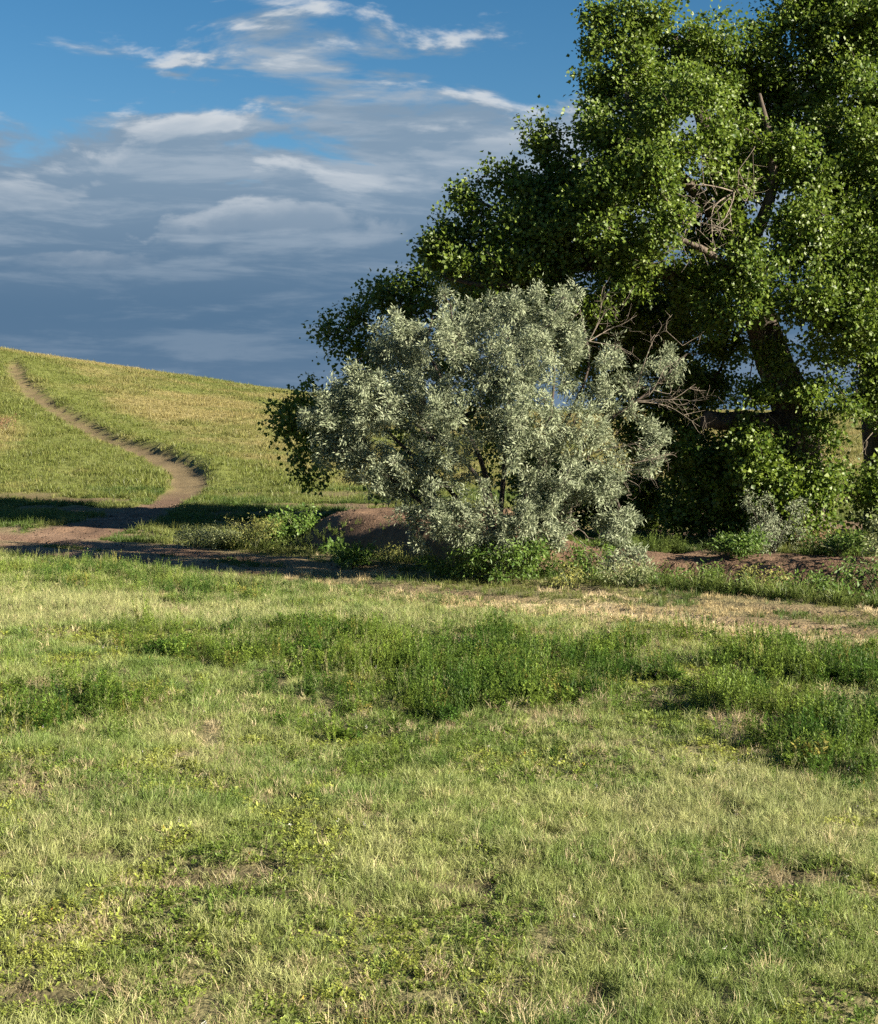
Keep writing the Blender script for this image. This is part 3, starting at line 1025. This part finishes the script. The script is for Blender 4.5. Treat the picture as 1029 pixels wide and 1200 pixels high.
def build_tree(root, base, trunk, limbs, lobes, clumps_per, tips_per, leaves_per, clump_r, leaf_len, leaf_w, mat_leaf, mat_bark,
               lobe_shell=0.45, tip_r=0.004, spread=0.16, leaf_up=0.45, names=('trunk', 'limb'), droop=0.0, trunk_sides=18, r_cap=0.16, along=0.55, gap=(1.1, .365), spray=.5, off_s=.55, elong=0.0):
    """lobes: (centre xyz, radius or (rx, ry, rz), density). Everything is in world space, stored relative to base."""
    sk = Skeleton()
    ids, pts, rad = sk.limb(trunk[0], trunk[1])
    parts = []
    if names[0]:
        g = Geo(); g.tube(pts - base, rad, trunk_sides, 0.16)
        obj(names[0], g.build(names[0], mat_bark), root)
    for P_, R_ in limbs:
        k, _ = sk.nearest(np.asarray(P_[0]))
        P2 = [sk.arr[k].copy()] + list(P_[1:])
        ids, pts, rad = sk.limb(P2, R_, k)
        g = Geo(); g.tube(pts - base, rad, 9, 0.10)
        obj(names[1], g.build(names[1], mat_bark), root)
    cent, dens, size, spare = [], [], [], []
    for c, r, dn in lobes:
        rr = np.array([r, r, r]) if np.isscalar(r) else np.array(r)
        n = max(3, int(clumps_per * dn * (rr.prod() ** (1 / 3.)) ** 2))
        q = rand_unit(n) * (rng.uniform(lobe_shell ** 3, 1, n) ** (1 / 3.))[:, None]
        cent.append(np.asarray(c) + q * rr)
        size += [clump_r * rng.uniform(.7, 1.3) for _ in range(n)]
        spare += [dn >= 1.4] * n
    cent = np.concatenate(cent); size = np.array(size)
    ok = noise3(cent, gap[0], 400 + len(lobes)) > gap[1] + rng.normal(0, .03, len(cent))
    ok |= np.array(spare)
    cent, size = cent[ok], size[ok]
    cent[:, 2] = np.maximum(cent[:, 2], height(cent[:, 0], cent[:, 1]) + 0.25)
    # big boughs first: from the clump nearest the wood outward
    d0 = np.array([sk.nearest(c)[1] for c in cent])
    for i in np.argsort(d0): sk.reach(cent[i], 0.35, 0.10, 0.05)
    LP, LD, LN, LT = [], [], [], []
    mid = np.mean(cent, 0)
    for c, s in zip(cent, size):
        n = max(2, int(tips_per * rng.uniform(.6, 1.4)))
        tone = rng.uniform(-.14, .14)
        off = rng.normal(0, off_s, (n, 3)) * s
        off[:, 2] *= .8
        if elong:
            off = off + unit(c - base + np.array([0, 0, .2])) * (rng.uniform(-.8, 1.0, n) * elong * s)[:, None]
        for o_ in off:
            chain = sk.reach(c + o_ + np.array([0, 0, -droop * abs(o_[0] + o_[1])]), 0.2, 0.08, 0.06)
            a, b = sk.arr[chain[0]], sk.arr[chain[-1]]
            m = max(3, int(leaves_per * rng.uniform(.6, 1.4)))
            t = 1 - along * rng.uniform(size=m) ** 1.3
            p = a + (b - a) * t[:, None] + rng.normal(0, spread, (m, 3)) * np.array([1, 1, .85])
            LP.append(p)
            dirn = unit(b - a)
            LD.append(unit(unit(p - (a + b) / 2) * .6 + dirn * spray + rng.normal(0, .55, (m, 3)) + np.array([0, 0, -.25 - droop])))
            LN.append(unit(rand_unit(m) * .9 + np.array([0.40, -0.30, leaf_up]) + unit(p - mid) * .3))
            LT.append(np.clip(.5 + tone + rng.normal(0, .22, m), 0, 1))
    LP, LD, LN, LT = map(np.concatenate, (LP, LD, LN, LT))
    R = np.minimum(sk.radii(tip_r), r_cap)
    g = Geo()
    for ch in sk.chains:
        r = R[ch].copy(); r[0] = min(r[0], r[1] * 1.15)
        r[-1] *= .6
        g.tube(sk.arr[ch] - base, r, 6 if r[0] > .03 else (4 if r[0] > .012 else 3))
    o = obj('branchwork', g.build('branchwork', mat_bark), root, kind='stuff')
    m = len(LP)
    ls = leaf_len * rng.uniform(.45, 1.35, m)
    me = leaf_mesh('crown', LP - base, LD, LN, ls, leaf_w * ls / leaf_len * rng.uniform(.8, 1.15, m), LT, mat_leaf, widest=.36 if leaf_w > .4 * leaf_len else .5)
    obj('crown', me, root, kind='stuff')
    return sk


def lobe(px, py, Y, rpx, dens=1.0, flat=1.0):
    c = at(px, py, Y)
    r = rpx * Y / FPX * (.88 if Y > 30 else .95)
    return (c, (r, r * flat, r), dens)


def bare_twigs(root, base, name, start, ends, r0, mat, n_fork=3, fork_len=0.5, curl=0.2):
    g = Geo()
    for e in ends:
        s = np.asarray(start); e = np.asarray(e)
        L_ = np.linalg.norm(e - s)
        mid = (s + e) / 2 + rng.normal(0, .15 * L_, 3)
        pts = resample([s, mid, e], 0.15)
        g.tube(pts - base, np.linspace(r0, r0 * .35, len(pts)), 5)
        for k in range(n_fork):
            i = rng.integers(len(pts) // 3, len(pts))
            d = unit(e - s) + rng.normal(0, .7, 3)
            q = pts[i] + unit(d) * fork_len * rng.uniform(.5, 1.2)
            m2 = (pts[i] + q) / 2 + rng.normal(0, curl * fork_len, 3)
            p2 = resample([pts[i], m2, q], 0.08)
            g.tube(p2 - base, np.linspace(r0 * .5, r0 * .18, len(p2)), 4)
            for kk in range(2):
                j = rng.integers(len(p2) // 2, len(p2))
                q2 = p2[j] + unit(rng.normal(0, 1, 3) + unit(q - pts[i])) * fork_len * .5
                g.tube(np.array([p2[j], (p2[j] + q2) / 2 + rng.normal(0, .03, 3), q2]) - base, [r0 * .25, r0 * .18, r0 * .1], 3)
    o = obj(name, g.build(name, mat), root)
    o['label'] = 'crooked bare grey wood without leaves'
    return o


def gz(x, y):
    return float(height(np.array([x]), np.array([y]))[0])


def on_ground(px, Y):
    x = (px - 514.5) / FPX * Y
    return np.array([x, Y, gz(x, Y)])


# --- big cottonwood
def cottonwoods():
    b = on_ground(940, 34.5)
    root = thing('cottonwood_tree', 'tall cottonwood with thick leaning trunk and bare dead bough in its crown', 'tree', b, 'cottonwoods beyond the gully')
    trunk = ([b + [0, 0, -.3], b + [0, 0, .3], at(930, 480, 34.4), at(908, 430, 34.3), at(890, 365, 34.2), at(870, 300, 34.2), at(850, 220, 34.4), at(820, 130, 34.4), at(790, 40, 34.4)],
             [.78, .62, .50, .46, .40, .32, .24, .14, .05])
    limbs = [
        ([at(890, 365, 34.2), at(840, 325, 33.8), at(770, 318, 33.5), at(690, 300, 33.3), at(610, 260, 33.4), at(560, 235, 33.6)], [.22, .19, .16, .12, .08, .03]),
        ([at(870, 300, 34.2), at(820, 230, 33.4), at(760, 170, 33.0), at(730, 100, 33.2)], [.24, .17, .10, .04]),
        ([at(870, 300, 34.2), at(900, 240, 33.3), at(905, 180, 33.2), at(890, 110, 33.5)], [.20, .15, .10, .04]),
        ([at(890, 365, 34.2), at(870, 330, 32.8), at(820, 290, 31.8), at(760, 270, 31.6)], [.18, .12, .08, .03]),
        ([at(700, 305, 33.3), at(650, 320, 33.0), at(580, 335, 33.0), at(520, 325, 33.4)], [.14, .10, .07, .03]),
    ]
    lobes = [lobe(770, 65, 34.2, 66), lobe(735, 28, 34.4, 40), lobe(735, 125, 33.6, 52), lobe(800, 150, 32.8, 80), lobe(845, 75, 34.6, 50), lobe(700, 190, 33.0, 62, 1.1),
             lobe(745, 240, 31.9, 70, 1.15), lobe(650, 205, 34.0, 40), lobe(660, 255, 33.0, 56), lobe(612, 255, 33.6, 46), lobe(572, 235, 34.0, 30, 1.0),
             lobe(545, 285, 33.6, 48), lobe(540, 238, 33.8, 16, 2.2), lobe(590, 198, 34.0, 14, 2.2), lobe(520, 300, 34.0, 20, 1.8), lobe(640, 158, 33.8, 14, 2.2), lobe(697, 48, 34.2, 12, 2.4), lobe(700, 100, 34, 16, 2.0), lobe(895, 60, 35.0, 36, 1.0), lobe(610, 325, 33.4, 60, 1.1), lobe(680, 335, 33.0, 55), lobe(760, 360, 34.6, 60, .9), lobe(880, 190, 33.2, 60),
             lobe(830, 240, 33.8, 55, .8), lobe(890, 270, 31.9, 55, 1.1), lobe(900, 330, 31.9, 50, 1.15), lobe(740, 310, 32.4, 45, .8), lobe(850, 395, 34.8, 30, .8),
             lobe(690, 395, 35.0, 50, .9), lobe(780, 400, 36.0, 50, .8), lobe(800, 470, 35.4, 40, .9), lobe(760, 500, 36.0, 45, .8), lobe(850, 350, 32.2, 40, 1.0),
             lobe(850, 450, 35.4, 26, .9), lobe(850, 525, 34.4, 36, 1.0), lobe(800, 330, 33.0, 35, .7), lobe(720, 450, 36.5, 45, .7), lobe(740, 390, 37.0, 55, 1.0), lobe(810, 360, 36.8, 50, 1.0), lobe(820, 430, 37.2, 46, .9), lobe(640, 370, 36.0, 50, 1.0), lobe(570, 340, 35.6, 46, 1.0),
             lobe(880, 120, 36.2, 46, 1.0), lobe(900, 190, 36.4, 44, 1.0), lobe(700, 280, 35.4, 55, .9), lobe(906, 420, 33.2, 16, .8), lobe(885, 470, 33.2, 18, .9), lobe(893, 510, 33.4, 26, 1.2)]
    build_tree(root, b, trunk, limbs, lobes, 21, 9, 42, .43, .094, .090, M_COTTON, M_BARK, lobe_shell=.4, spread=.14, off_s=.50)
    bare_twigs(root, b, 'dead_bough', at(860, 225, 32.2), [at(800, 285, 31.4), at(775, 262, 31.3), at(835, 285, 31.3), at(850, 255, 31.2), at(820, 215, 31.2), at(865, 200, 31.5)], .022, M_DEAD, 6, .75, .3)
    bare_twigs(root, b, 'dead_bough', at(893, 375, 33.6), [at(898, 430, 33.2), at(885, 455, 33.2), at(905, 470, 33.3), at(915, 500, 33.3)], .020, M_DEAD, 6, .5, .25)
    # broken thick limb standing out low on the trunk
    P_ = resample([at(935, 500, 34.5), at(890, 494, 34.3), at(850, 495, 34.0), at(826, 490, 33.8)], .12)
    g = Geo(); g.tube(P_ - b, np.linspace(.24, .20, len(P_)), 14, .34, True)
    obj('broken_limb', g.build('broken_limb', M_BARK), root, label='thick dark broken limb low on the trunk')

    b = on_ground(1042, 36.5)
    root = thing('cottonwood_tree', 'broad cottonwood with sunlit hanging boughs beside the leaning trunk', 'tree', b, 'cottonwoods beyond the gully')
    trunk = ([b + [0, 0, -.3], b + [0, 0, .4], at(1030, 480, 36.4), at(1020, 400, 36.2), at(1005, 320, 36), at(985, 220, 35.8), at(965, 110, 35.6), at(950, 10, 35.6), at(945, -60, 35.6)],
             [.62, .50, .42, .38, .33, .27, .20, .12, .05])
    limbs = [
        ([at(1005, 320, 36), at(960, 290, 34.5), at(930, 300, 33), at(935, 350, 32), ], [.18, .14, .09, .03]),
        ([at(985, 220, 35.8), at(1030, 150, 34.8), at(1080, 80, 34.5)], [.18, .12, .04]),
        ([at(1020, 400, 36.2), at(1060, 330, 34.6), at(1100, 280, 34)], [.20, .13, .05]),
        ([at(985, 220, 35.8), at(940, 170, 35.2), at(905, 130, 35)], [.15, .09, .03]),
    ]
    lobes = [lobe(935, 30, 35.4, 50), lobe(985, 45, 35, 62), lobe(960, -40, 35.6, 60), lobe(1040, 20, 35, 70), lobe(1010, 120, 34.2, 70, 1.05), lobe(945, 115, 35.4, 52, .8), lobe(960, 200, 33.6, 60),
             lobe(1020, 210, 33.2, 68, 1.1), lobe(965, 275, 32.4, 58, 1.15), lobe(1030, 290, 32.6, 62, 1.15), lobe(948, 345, 31.8, 42, 1.1), lobe(1000, 360, 32.0, 52, 1.1), lobe(1050, 390, 32.8, 55),
             lobe(965, 410, 32.2, 32, .9), lobe(1085, 160, 34.5, 80), lobe(1090, 300, 34, 75), lobe(1000, 450, 33.0, 35, .7), lobe(1040, 470, 33.2, 45, .8), lobe(1090, -20, 35.5, 75),
             lobe(1110, 440, 34.5, 60), lobe(965, 460, 32.6, 26, 1.0), lobe(965, 505, 33.2, 20, .8)]
    build_tree(root, b, trunk, limbs, lobes, 21, 9, 42, .43, .094, .090, M_COTTON, M_BARK, lobe_shell=.4, spread=.14, off_s=.50)
    bare_twigs(root, b, 'dead_bough', at(1022, 380, 35.6), [at(1018, 460, 34.0), at(1028, 500, 34.0), at(1012, 520, 33.8)], .022, M_DEAD, 5, .55, .25)

    K = 2.6
    b = on_ground(505, 36.0 + K)
    root = thing('cottonwood_tree', 'small shaded cottonwood with drooping leafy boughs behind the large silver shrub', 'tree', b, 'cottonwoods beyond the gully')
    trunk = ([b + [0, 0, -.3], b + [0, 0, .4], at(500, 520, 36 + K), at(490, 440, 35.8 + K), at(480, 370, 35.6 + K), at(490, 330, 35.6 + K)], [.24, .19, .16, .12, .07, .03])
    limbs = [
        ([at(500, 520, 36 + K), at(450, 480, 35.4 + K), at(400, 470, 35 + K), at(355, 490, 34.8 + K)], [.10, .08, .05, .02]),
        ([at(490, 440, 35.8 + K), at(450, 400, 35.2 + K), at(420, 370, 35 + K)], [.08, .05, .02]),
        ([at(500, 520, 36 + K), at(560, 480, 36.4 + K), at(610, 490, 36.8 + K)], [.08, .05, .02]),
    ]
    lobes = [lobe(px, py, Y + K, r, dn) for px, py, Y, r, dn in (
        (440, 362, 35.0, 34, 1.1), (475, 350, 35.4, 34, 1), (415, 405, 34.8, 34, 1.2), (500, 400, 35.5, 55, 1), (455, 440, 35.2, 45, 1), (395, 455, 34.8, 38, 1.1), (360, 470, 34.7, 28, 1.1),
        (345, 510, 34.6, 22, 1.3), (365, 530, 34.6, 24, 1.2), (365, 555, 34.6, 14, 1.4), (410, 510, 34.8, 34, .9), (470, 510, 35.2, 45, 1), (335, 490, 34.6, 14, 1.6), (520, 350, 35.0, 40, 1),
        (395, 385, 34.8, 20, 1.6), (345, 470, 34.6, 18, 1.6), (385, 500, 34.7, 26, 1.5), (550, 430, 36.0, 50, 1), (540, 500, 36.2, 55, 1), (600, 470, 36.8, 55, 1), (600, 540, 36.8, 50, 1), (480, 560, 36, 35, 1), (450, 345, 35.2, 26, 1.5), (490, 325, 35.2, 26, 1.5), (425, 385, 35.0, 24, 1.4), (530, 320, 35.4, 30, 1.4))]
    build_tree(root, b, trunk, limbs, lobes, 16, 6, 21, .34, .110, .104, M_COTTON, M_BARK, lobe_shell=.25, spread=.15, trunk_sides=12, off_s=.55)


cottonwoods()


def silver_shrub():
    b = on_ground(580, 27.6)
    root = thing('silver_shrub', 'large rounded silver-leaved shrub on the gully lip beside the track', 'shrub', b)
    Y = 27.6
    stems = [
        [b, at(570, 560, Y), at(530, 470, Y), at(500, 400, Y), at(520, 345, Y)],
        [b + [.1, .1, 0], at(590, 560, Y + .2), at(595, 470, Y + .3), at(600, 410, Y + .2), at(585, 350, Y)],
        [b + [.2, 0, 0], at(620, 570, Y - .2), at(660, 500, Y - .3), at(690, 430, Y - .2), at(680, 365, Y)],
        [b + [.15, -.1, 0], at(640, 590, Y - .3), at(700, 505, Y - .6), at(760, 460, Y - .4), at(805, 415, Y - .2)],
        [b + [-.15, 0, 0], at(540, 590, Y - .2), at(480, 530, Y - .5), at(430, 480, Y - .4), at(410, 430, Y - .2)],
        [b + [-.2, -.1, 0], at(530, 620, Y - .5), at(470, 570, Y - .8), at(410, 525, Y - .8)],
        [b + [.2, -.1, 0], at(650, 600, Y - .6), at(710, 570, Y - 1), at(735, 620, Y - 1.1)],
        [b + [0, .2, 0], at(560, 560, Y + 1.0), at(470, 480, Y + 1.4), at(450, 410, Y + 1.3)],
        [b + [.1, .2, 0], at(630, 550, Y + 1.0), at(650, 440, Y + 1.3), at(640, 370, Y + 1.0)],
    ]
    limbs = [(s, [.075, .055, .04, .026, .012]) for s in stems[1:]]
    lobes = [lobe(520, 378, Y, 36), lobe(555, 360, Y + .3, 24), lobe(590, 380, Y, 38), lobe(645, 368, Y, 34), lobe(680, 392, Y - .2, 34, .9), lobe(465, 410, Y, 40), lobe(440, 435, Y - .2, 32),
             lobe(410, 490, Y - .4, 38, 1.1), lobe(385, 505, Y - .4, 20, 1.1), lobe(455, 480, Y - .6, 42, 1.1), lobe(520, 430, Y - .6, 46, 1.1), lobe(580, 430, Y - .9, 44, 1.1), lobe(640, 430, Y - .8, 44, 1.1),
             lobe(690, 440, Y - .6, 38, .8), lobe(720, 410, Y - .2, 22, 1.0), lobe(735, 465, Y - .5, 32, .9), lobe(775, 440, Y - .3, 28, .75), lobe(790, 480, Y - .2, 26, .65), lobe(770, 425, Y, 20, .7), lobe(755, 505, Y - .4, 26, .8),
             lobe(430, 540, Y - .6, 34, 1.1), lobe(480, 555, Y - .9, 36), lobe(540, 500, Y - 1.2, 48, 1.15), lobe(610, 500, Y - 1.4, 48, 1.2), lobe(670, 500, Y - 1.1, 42, 1.0), lobe(720, 520, Y - .7, 34, .6),
             lobe(520, 570, Y - 1.2, 42), lobe(590, 565, Y - 1.5, 46, 1.1), lobe(650, 570, Y - 1.4, 38), lobe(700, 570, Y - 1.1, 30, 1.4), lobe(720, 615, Y - 1.2, 26, 1.5), lobe(728, 655, Y - 1.3, 17, 1.6),
             lobe(560, 615, Y - 1.3, 34, .9), lobe(640, 620, Y - 1.3, 28, .8), lobe(480, 600, Y - 1.1, 20, 1.0), lobe(492, 635, Y - 1.2, 9, 1.5), lobe(600, 640, Y - 1.2, 26, .9), lobe(760, 535, Y - .6, 18, 1.4),
             lobe(520, 612, Y - 1.3, 24, 1.5), lobe(600, 612, Y - 1.6, 28, 1.5), lobe(555, 635, Y - 1.4, 18, 1.5), lobe(645, 628, Y - 1.4, 20, 1.4), lobe(375, 500, Y - .5, 16, 1.6), lobe(395, 530, Y - .6, 22, 1.5), lobe(425, 465, Y - .5, 26, 1.4),
             lobe(440, 560, Y - .9, 22, 1.5), lobe(560, 400, Y + 1.2, 50, .8), lobe(640, 400, Y + 1.3, 50, .8), lobe(470, 460, Y + 1.4, 50, .8)]
    build_tree(root, b, (stems[0], [.09, .06, .04, .025, .012]), limbs, lobes, 72, 8, 34, .17, .080, .021, M_OLIVE, M_BARK_D, lobe_shell=.3, tip_r=.0022, spread=.050, leaf_up=.25, off_s=.45, elong=1.15,
               names=('stem', 'stem'), trunk_sides=9, r_cap=.04, along=.9, gap=(.60, .435), spray=1.6)
    bare_twigs(root, b, 'bare_twig', at(690, 400, Y - .4), [at(705, 345, Y - .5), at(725, 360, Y - .6), at(740, 385, Y - .6), at(730, 405, Y - .6)], .011, M_DEAD, 5, .45)
    bare_twigs(root, b, 'bare_twig', at(740, 470, Y - .6), [at(800, 405, Y - .7), at(815, 450, Y - .7), at(810, 470, Y - .8), at(780, 430, Y - .8), at(820, 500, Y - .7)], .011, M_DEAD, 6, .45)
    bare_twigs(root, b, 'bare_twig', at(690, 540, Y - .9), [at(760, 550, Y - 1.1), at(790, 530, Y - 1), at(740, 580, Y - 1.2), at(745, 520, Y - 1.1)], .011, M_DEAD, 5, .4)
    bare_twigs(root, b, 'bare_twig', at(650, 605, Y - 1.2), [at(690, 635, Y - 1.6), at(700, 650, Y - 1.6), at(675, 600, Y - 1.6)], .012, M_DEAD, 4, .35)


silver_shrub()


def leafy_shrub(name, label, cat, px, Y, h, rad, stems, tips, leaves, ll, lw, mat, group=None, bark=None, spread=.07, dense=1.0, up=.5, clump=.16, tall=1.0, lobe_w=.42, elong=0.0):
    """a bush of several stems fanning from the ground, leaves all over"""
    b = on_ground(px, Y)
    root = thing(name, label, cat, b, group)
    st = []
    for k in range(stems):
        a = 2 * math.pi * k / stems + rng.normal() * .4
        r = rad * rng.uniform(.35, .8)
        tip = b + np.array([math.cos(a) * r, math.sin(a) * r, h * rng.uniform(.65, .95)])
        st.append([b + np.array([math.cos(a), math.sin(a), 0]) * .03 * k / stems, b + np.array([math.cos(a) * r * .4, math.sin(a) * r * .4, h * .45]), tip])
    lob = [(s[-1] - [0, 0, h * .1], (rad * lobe_w, rad * lobe_w, h * .28 * tall), dense) for s in st] + [(b + [0, 0, h * .45], (rad * .75, rad * .75, h * .4), dense * (.4 if elong else 1))]
    cp = 2.0 * tips / max(.05, (rad * .5) ** 2)
    lob.append((b + [0, 0, h * .2], (rad * .85, rad * .85, h * .2), dense))
    build_tree(root, b, (st[0], [.014, .010, .005]), [(s, [.014, .010, .005]) for s in st[1:]], lob, cp, 4, leaves, clump, ll, lw, mat, bark or M_STEM, lobe_shell=.2, tip_r=.002,
               spread=spread, leaf_up=up, names=('stem', 'stem'), trunk_sides=6, r_cap=.012, along=.9, gap=(.4, .36), elong=elong)
    return root


M_FRESH = leaf_material("fresh weed leaf", (0.050, 0.110, 0.018), (0.140, 0.215, 0.035), (0.11, 0.16, 0.05), .5, .35, .4)
M_YEL = leaf_material("yellowing weed leaf", (0.130, 0.160, 0.035), (0.320, 0.310, 0.085), (0.25, 0.25, 0.09), .55, .3, .4)
M_PALEW = leaf_material("grey-green weed leaf", (0.130, 0.170, 0.070), (0.280, 0.300, 0.140), (0.24, 0.26, 0.14), .55, .3, .35)
M_RED = leaf_material("rusty dry seed leaf", (0.120, 0.070, 0.040), (0.270, 0.160, 0.090), (0.22, 0.14, 0.09), .6, .2, .3)


def shrubs():
    G = 'weeds and bushes along the gully'
    leafy_shrub('silver_shrub', 'young silver-leaved shrub with upright shoots below the leaning trunk', 'shrub', 908, 31.2, 1.25, .75, 7, 7, 28, .055, .015, M_OLIVE, None, M_BARK_D, .045, tall=1.5, lobe_w=.2, elong=1.6, clump=.12)
    leafy_shrub('round_weed', 'small round broad-leaved plant growing alone on the bare spoil heap', 'weed', 387, 31.0, .50, .27, 6, 1.2, 8, .13, .085, M_FRESH, G, spread=.06)
    leafy_shrub('weed_bush', 'bushy pale yellow weed with plumed tops where footpath meets track', 'weed', 298, 31.6, .75, .60, 9, 1.5, 16, .06, .018, M_YEL, G)
    leafy_shrub('weed_bush', 'low grey-green weed clump at the foot of the worn footpath', 'weed', 228, 32.4, .42, .60, 8, 1.6, 16, .07, .02, M_PALEW, G)
    leafy_shrub('weed_bush', 'grey-green weed clump between the plumed yellow weed and the path', 'weed', 262, 32.0, .45, .45, 7, 1.4, 16, .07, .02, M_PALEW, G)
    leafy_shrub('weed_bush', 'shaded dark green leafy bush behind the plumed yellow weed', 'weed', 350, 34.2, .70, .62, 8, 1.8, 12, .10, .05, M_FRESH, G)
    leafy_shrub('weed_bush', 'dark upright leafy weed between the yellow plumes and the round shaded bush', 'weed', 322, 34.0, .60, .35, 6, 1.4, 12, .09, .035, M_FRESH, G)
    leafy_shrub('weed_bush', 'wide shaded bush overhanging the dark cut behind the spoil heap', 'weed', 425, 38.2, .95, .95, 8, 1.9, 14, .10, .04, M_FRESH, G)
    leafy_shrub('weed_bush', 'low bright green weed at the foot of the spoil heap', 'weed', 412, 28.7, .28, .40, 6, 1.4, 10, .10, .055, M_FRESH, G)
    leafy_shrub('weed_bush', 'short yellow plumed weed between spoil heap and silver shrub', 'weed', 456, 28.4, .42, .35, 7, 1.3, 12, .05, .016, M_YEL, G)
    leafy_shrub('weed_bush', 'dense green nettle-like thicket under the large silver shrub', 'weed', 592, 26.1, .85, .95, 14, 4.0, 18, .085, .034, M_FRESH, G)
    leafy_shrub('weed_bush', 'green thicket flank tucked under the drooping silver foliage, darker and lower', 'weed', 540, 26.6, .60, .70, 9, 4.0, 16, .085, .034, M_FRESH, G)
    leafy_shrub('weed_bush', 'yellow-green weed on the verge below the low hanging silver bough', 'weed', 668, 25.4, .40, .55, 8, 1.8, 14, .07, .024, M_YEL, G)
    leafy_shrub('weed_bush', 'loose grey-green weed right under the tip of the hanging silver bough', 'weed', 742, 25.2, .42, .55, 8, 1.6, 14, .06, .018, M_PALEW, G)
    leafy_shrub('weed_bush', 'tall leafy green weed rising from the gully against the bare bank', 'weed', 818, 27.3, 1.45, .75, 10, 2.0, 14, .085, .034, M_FRESH, G)
    leafy_shrub('weed_bush', 'brownish half-dry bush hanging on the crumbled bank edge', 'weed', 893, 27.6, 1.35, .55, 9, 1.9, 14, .07, .03, M_YEL, G)
    leafy_shrub('weed_bush', 'big dark weed with rusty seed heads on the gully lip', 'weed', 1006, 25.0, 1.15, .65, 10, 1.9, 12, .11, .06, M_FRESH, G)
    leafy_shrub('weed_bush', 'rusty seeding weed standing inside the big dark leafy weed', 'weed', 1012, 24.7, 1.0, .55, 8, .8, 6, .05, .03, M_RED, G)
    leafy_shrub('weed_bush', 'sunlit light green bush on the slope beneath the hanging boughs', 'weed', 800, 40.0, 1.1, .85, 8, 1.8, 14, .08, .035, M_FRESH, G)
    leafy_shrub('weed_bush', 'yellow-green feathery bush beyond the trees with soil showing below', 'weed', 985, 46.0, 1.5, 1.4, 10, 2.2, 18, .07, .02, M_YEL, G)
    leafy_shrub('weed_bush', 'pinkish dry grass clump beside the young silver shrub', 'weed', 962, 30.6, .45, .6, 9, 1.2, 10, .07, .012, M_RED, G)
    for px, Y, h, r, mt, lab in ((690, 27.6, 1.3, .8, M_FRESH, 'leafy weed in the gully behind the hanging silver bough'),
                                 (770, 26.6, 1.15, .7, M_FRESH, 'green weed in the gully between hanging silver bough and tall leafy weed'),
                                 (856, 26.4, 1.2, .7, M_FRESH, 'green gully weed between the tall leafy weed and the half-dry bush'),
                                 (955, 26.6, 1.5, .9, M_FRESH, 'dark gully bush behind the sword-leaved tuft'),
                                 (1050, 26.3, 1.8, 1.0, M_FRESH, 'large gully bush past the weed with rusty seed heads'),
                                 (1120, 25.6, 1.9, 1.1, M_FRESH, 'tallest dark gully bush where the bank leaves the trees'),
                                 (1050, 28.6, 1.3, .9, M_PALEW, 'grey-green bush on the far lip of the gully past the young silver shrub'),
                                 (868, 29.9, .45, .5, M_FRESH, 'low green plant on the bank top beside the young silver shrub'),
                                 (985, 29.4, .40, .7, M_FRESH, 'low spreading green plant on the bank top past the dry grass clump')):
        leafy_shrub('weed_bush', lab, 'weed', px, Y, h, r, 10, 2.6, 16, .085, .036, mt, G)
    # suckers of the big trees
    K = 'sucker thickets under the cottonwoods'
    for px, Y, h, r, lab in ((655, 38.0, 2.3, 1.5, 'shaded sucker thicket right behind the large silver shrub'),
                             (735, 38.5, 1.9, 1.2, 'dark sucker thicket seen through the bare twigs of the silver shrub'), (825, 35.2, 2.6, 1.25, 'dark sucker thicket with glossy leaves between silver shrub and leaning trunk'),
                             (880, 34.0, 2.3, 1.2, 'dark sucker thicket directly in front of the leaning trunk'),
                             (942, 33.2, 2.1, .85, 'partly sunlit sucker thicket hiding the foot of the leaning trunk'),
                             (1035, 34.6, 2.0, 1.0, 'low sucker thicket at the foot of the broad cottonwood')):
        leafy_shrub('sucker_thicket', lab, 'shrub', px, Y, h, r, 11, 7 if px < 900 else 2.6, 22, .105, .098, M_COTTON, K, M_BARK_D, .13, clump=.34)
    # dry stalks on the hill
    for px, Y, lab in ((8, 78.0, 'rusty dry weed stalks standing alone on the hill beside the footpath'),):
        leafy_shrub('dry_weed', lab, 'weed', px, Y, .85, .7, 8, 1.0, 8, .10, .03, M_RED)
    # sword-leaved tuft
    b = on_ground(925, 24.6)
    root = thing('sword_leaf_tuft', 'bright green tuft of long sword-shaped leaves on the gully lip', 'grass tuft', b, G)
    n = 70
    a = rng.uniform(0, 2 * math.pi, n)
    rr = rng.uniform(0, .42, n)
    P = np.stack([np.cos(a) * rr * 1.3, np.sin(a) * rr, np.full(n, -.02)], -1)
    D = unit(np.stack([np.cos(a) * .35, np.sin(a) * .35, np.ones(n)], -1) + rng.normal(0, .18, (n, 3)))
    me = leaf_mesh('foliage', P, D, unit(np.stack([np.cos(a), np.sin(a), np.full(n, .2)], -1)), rng.uniform(.35, .7, n), rng.uniform(.02, .035, n), rng.uniform(.3, 1, n), M_FRESH, .4)
    obj('foliage', me, root, kind='stuff')


shrubs()
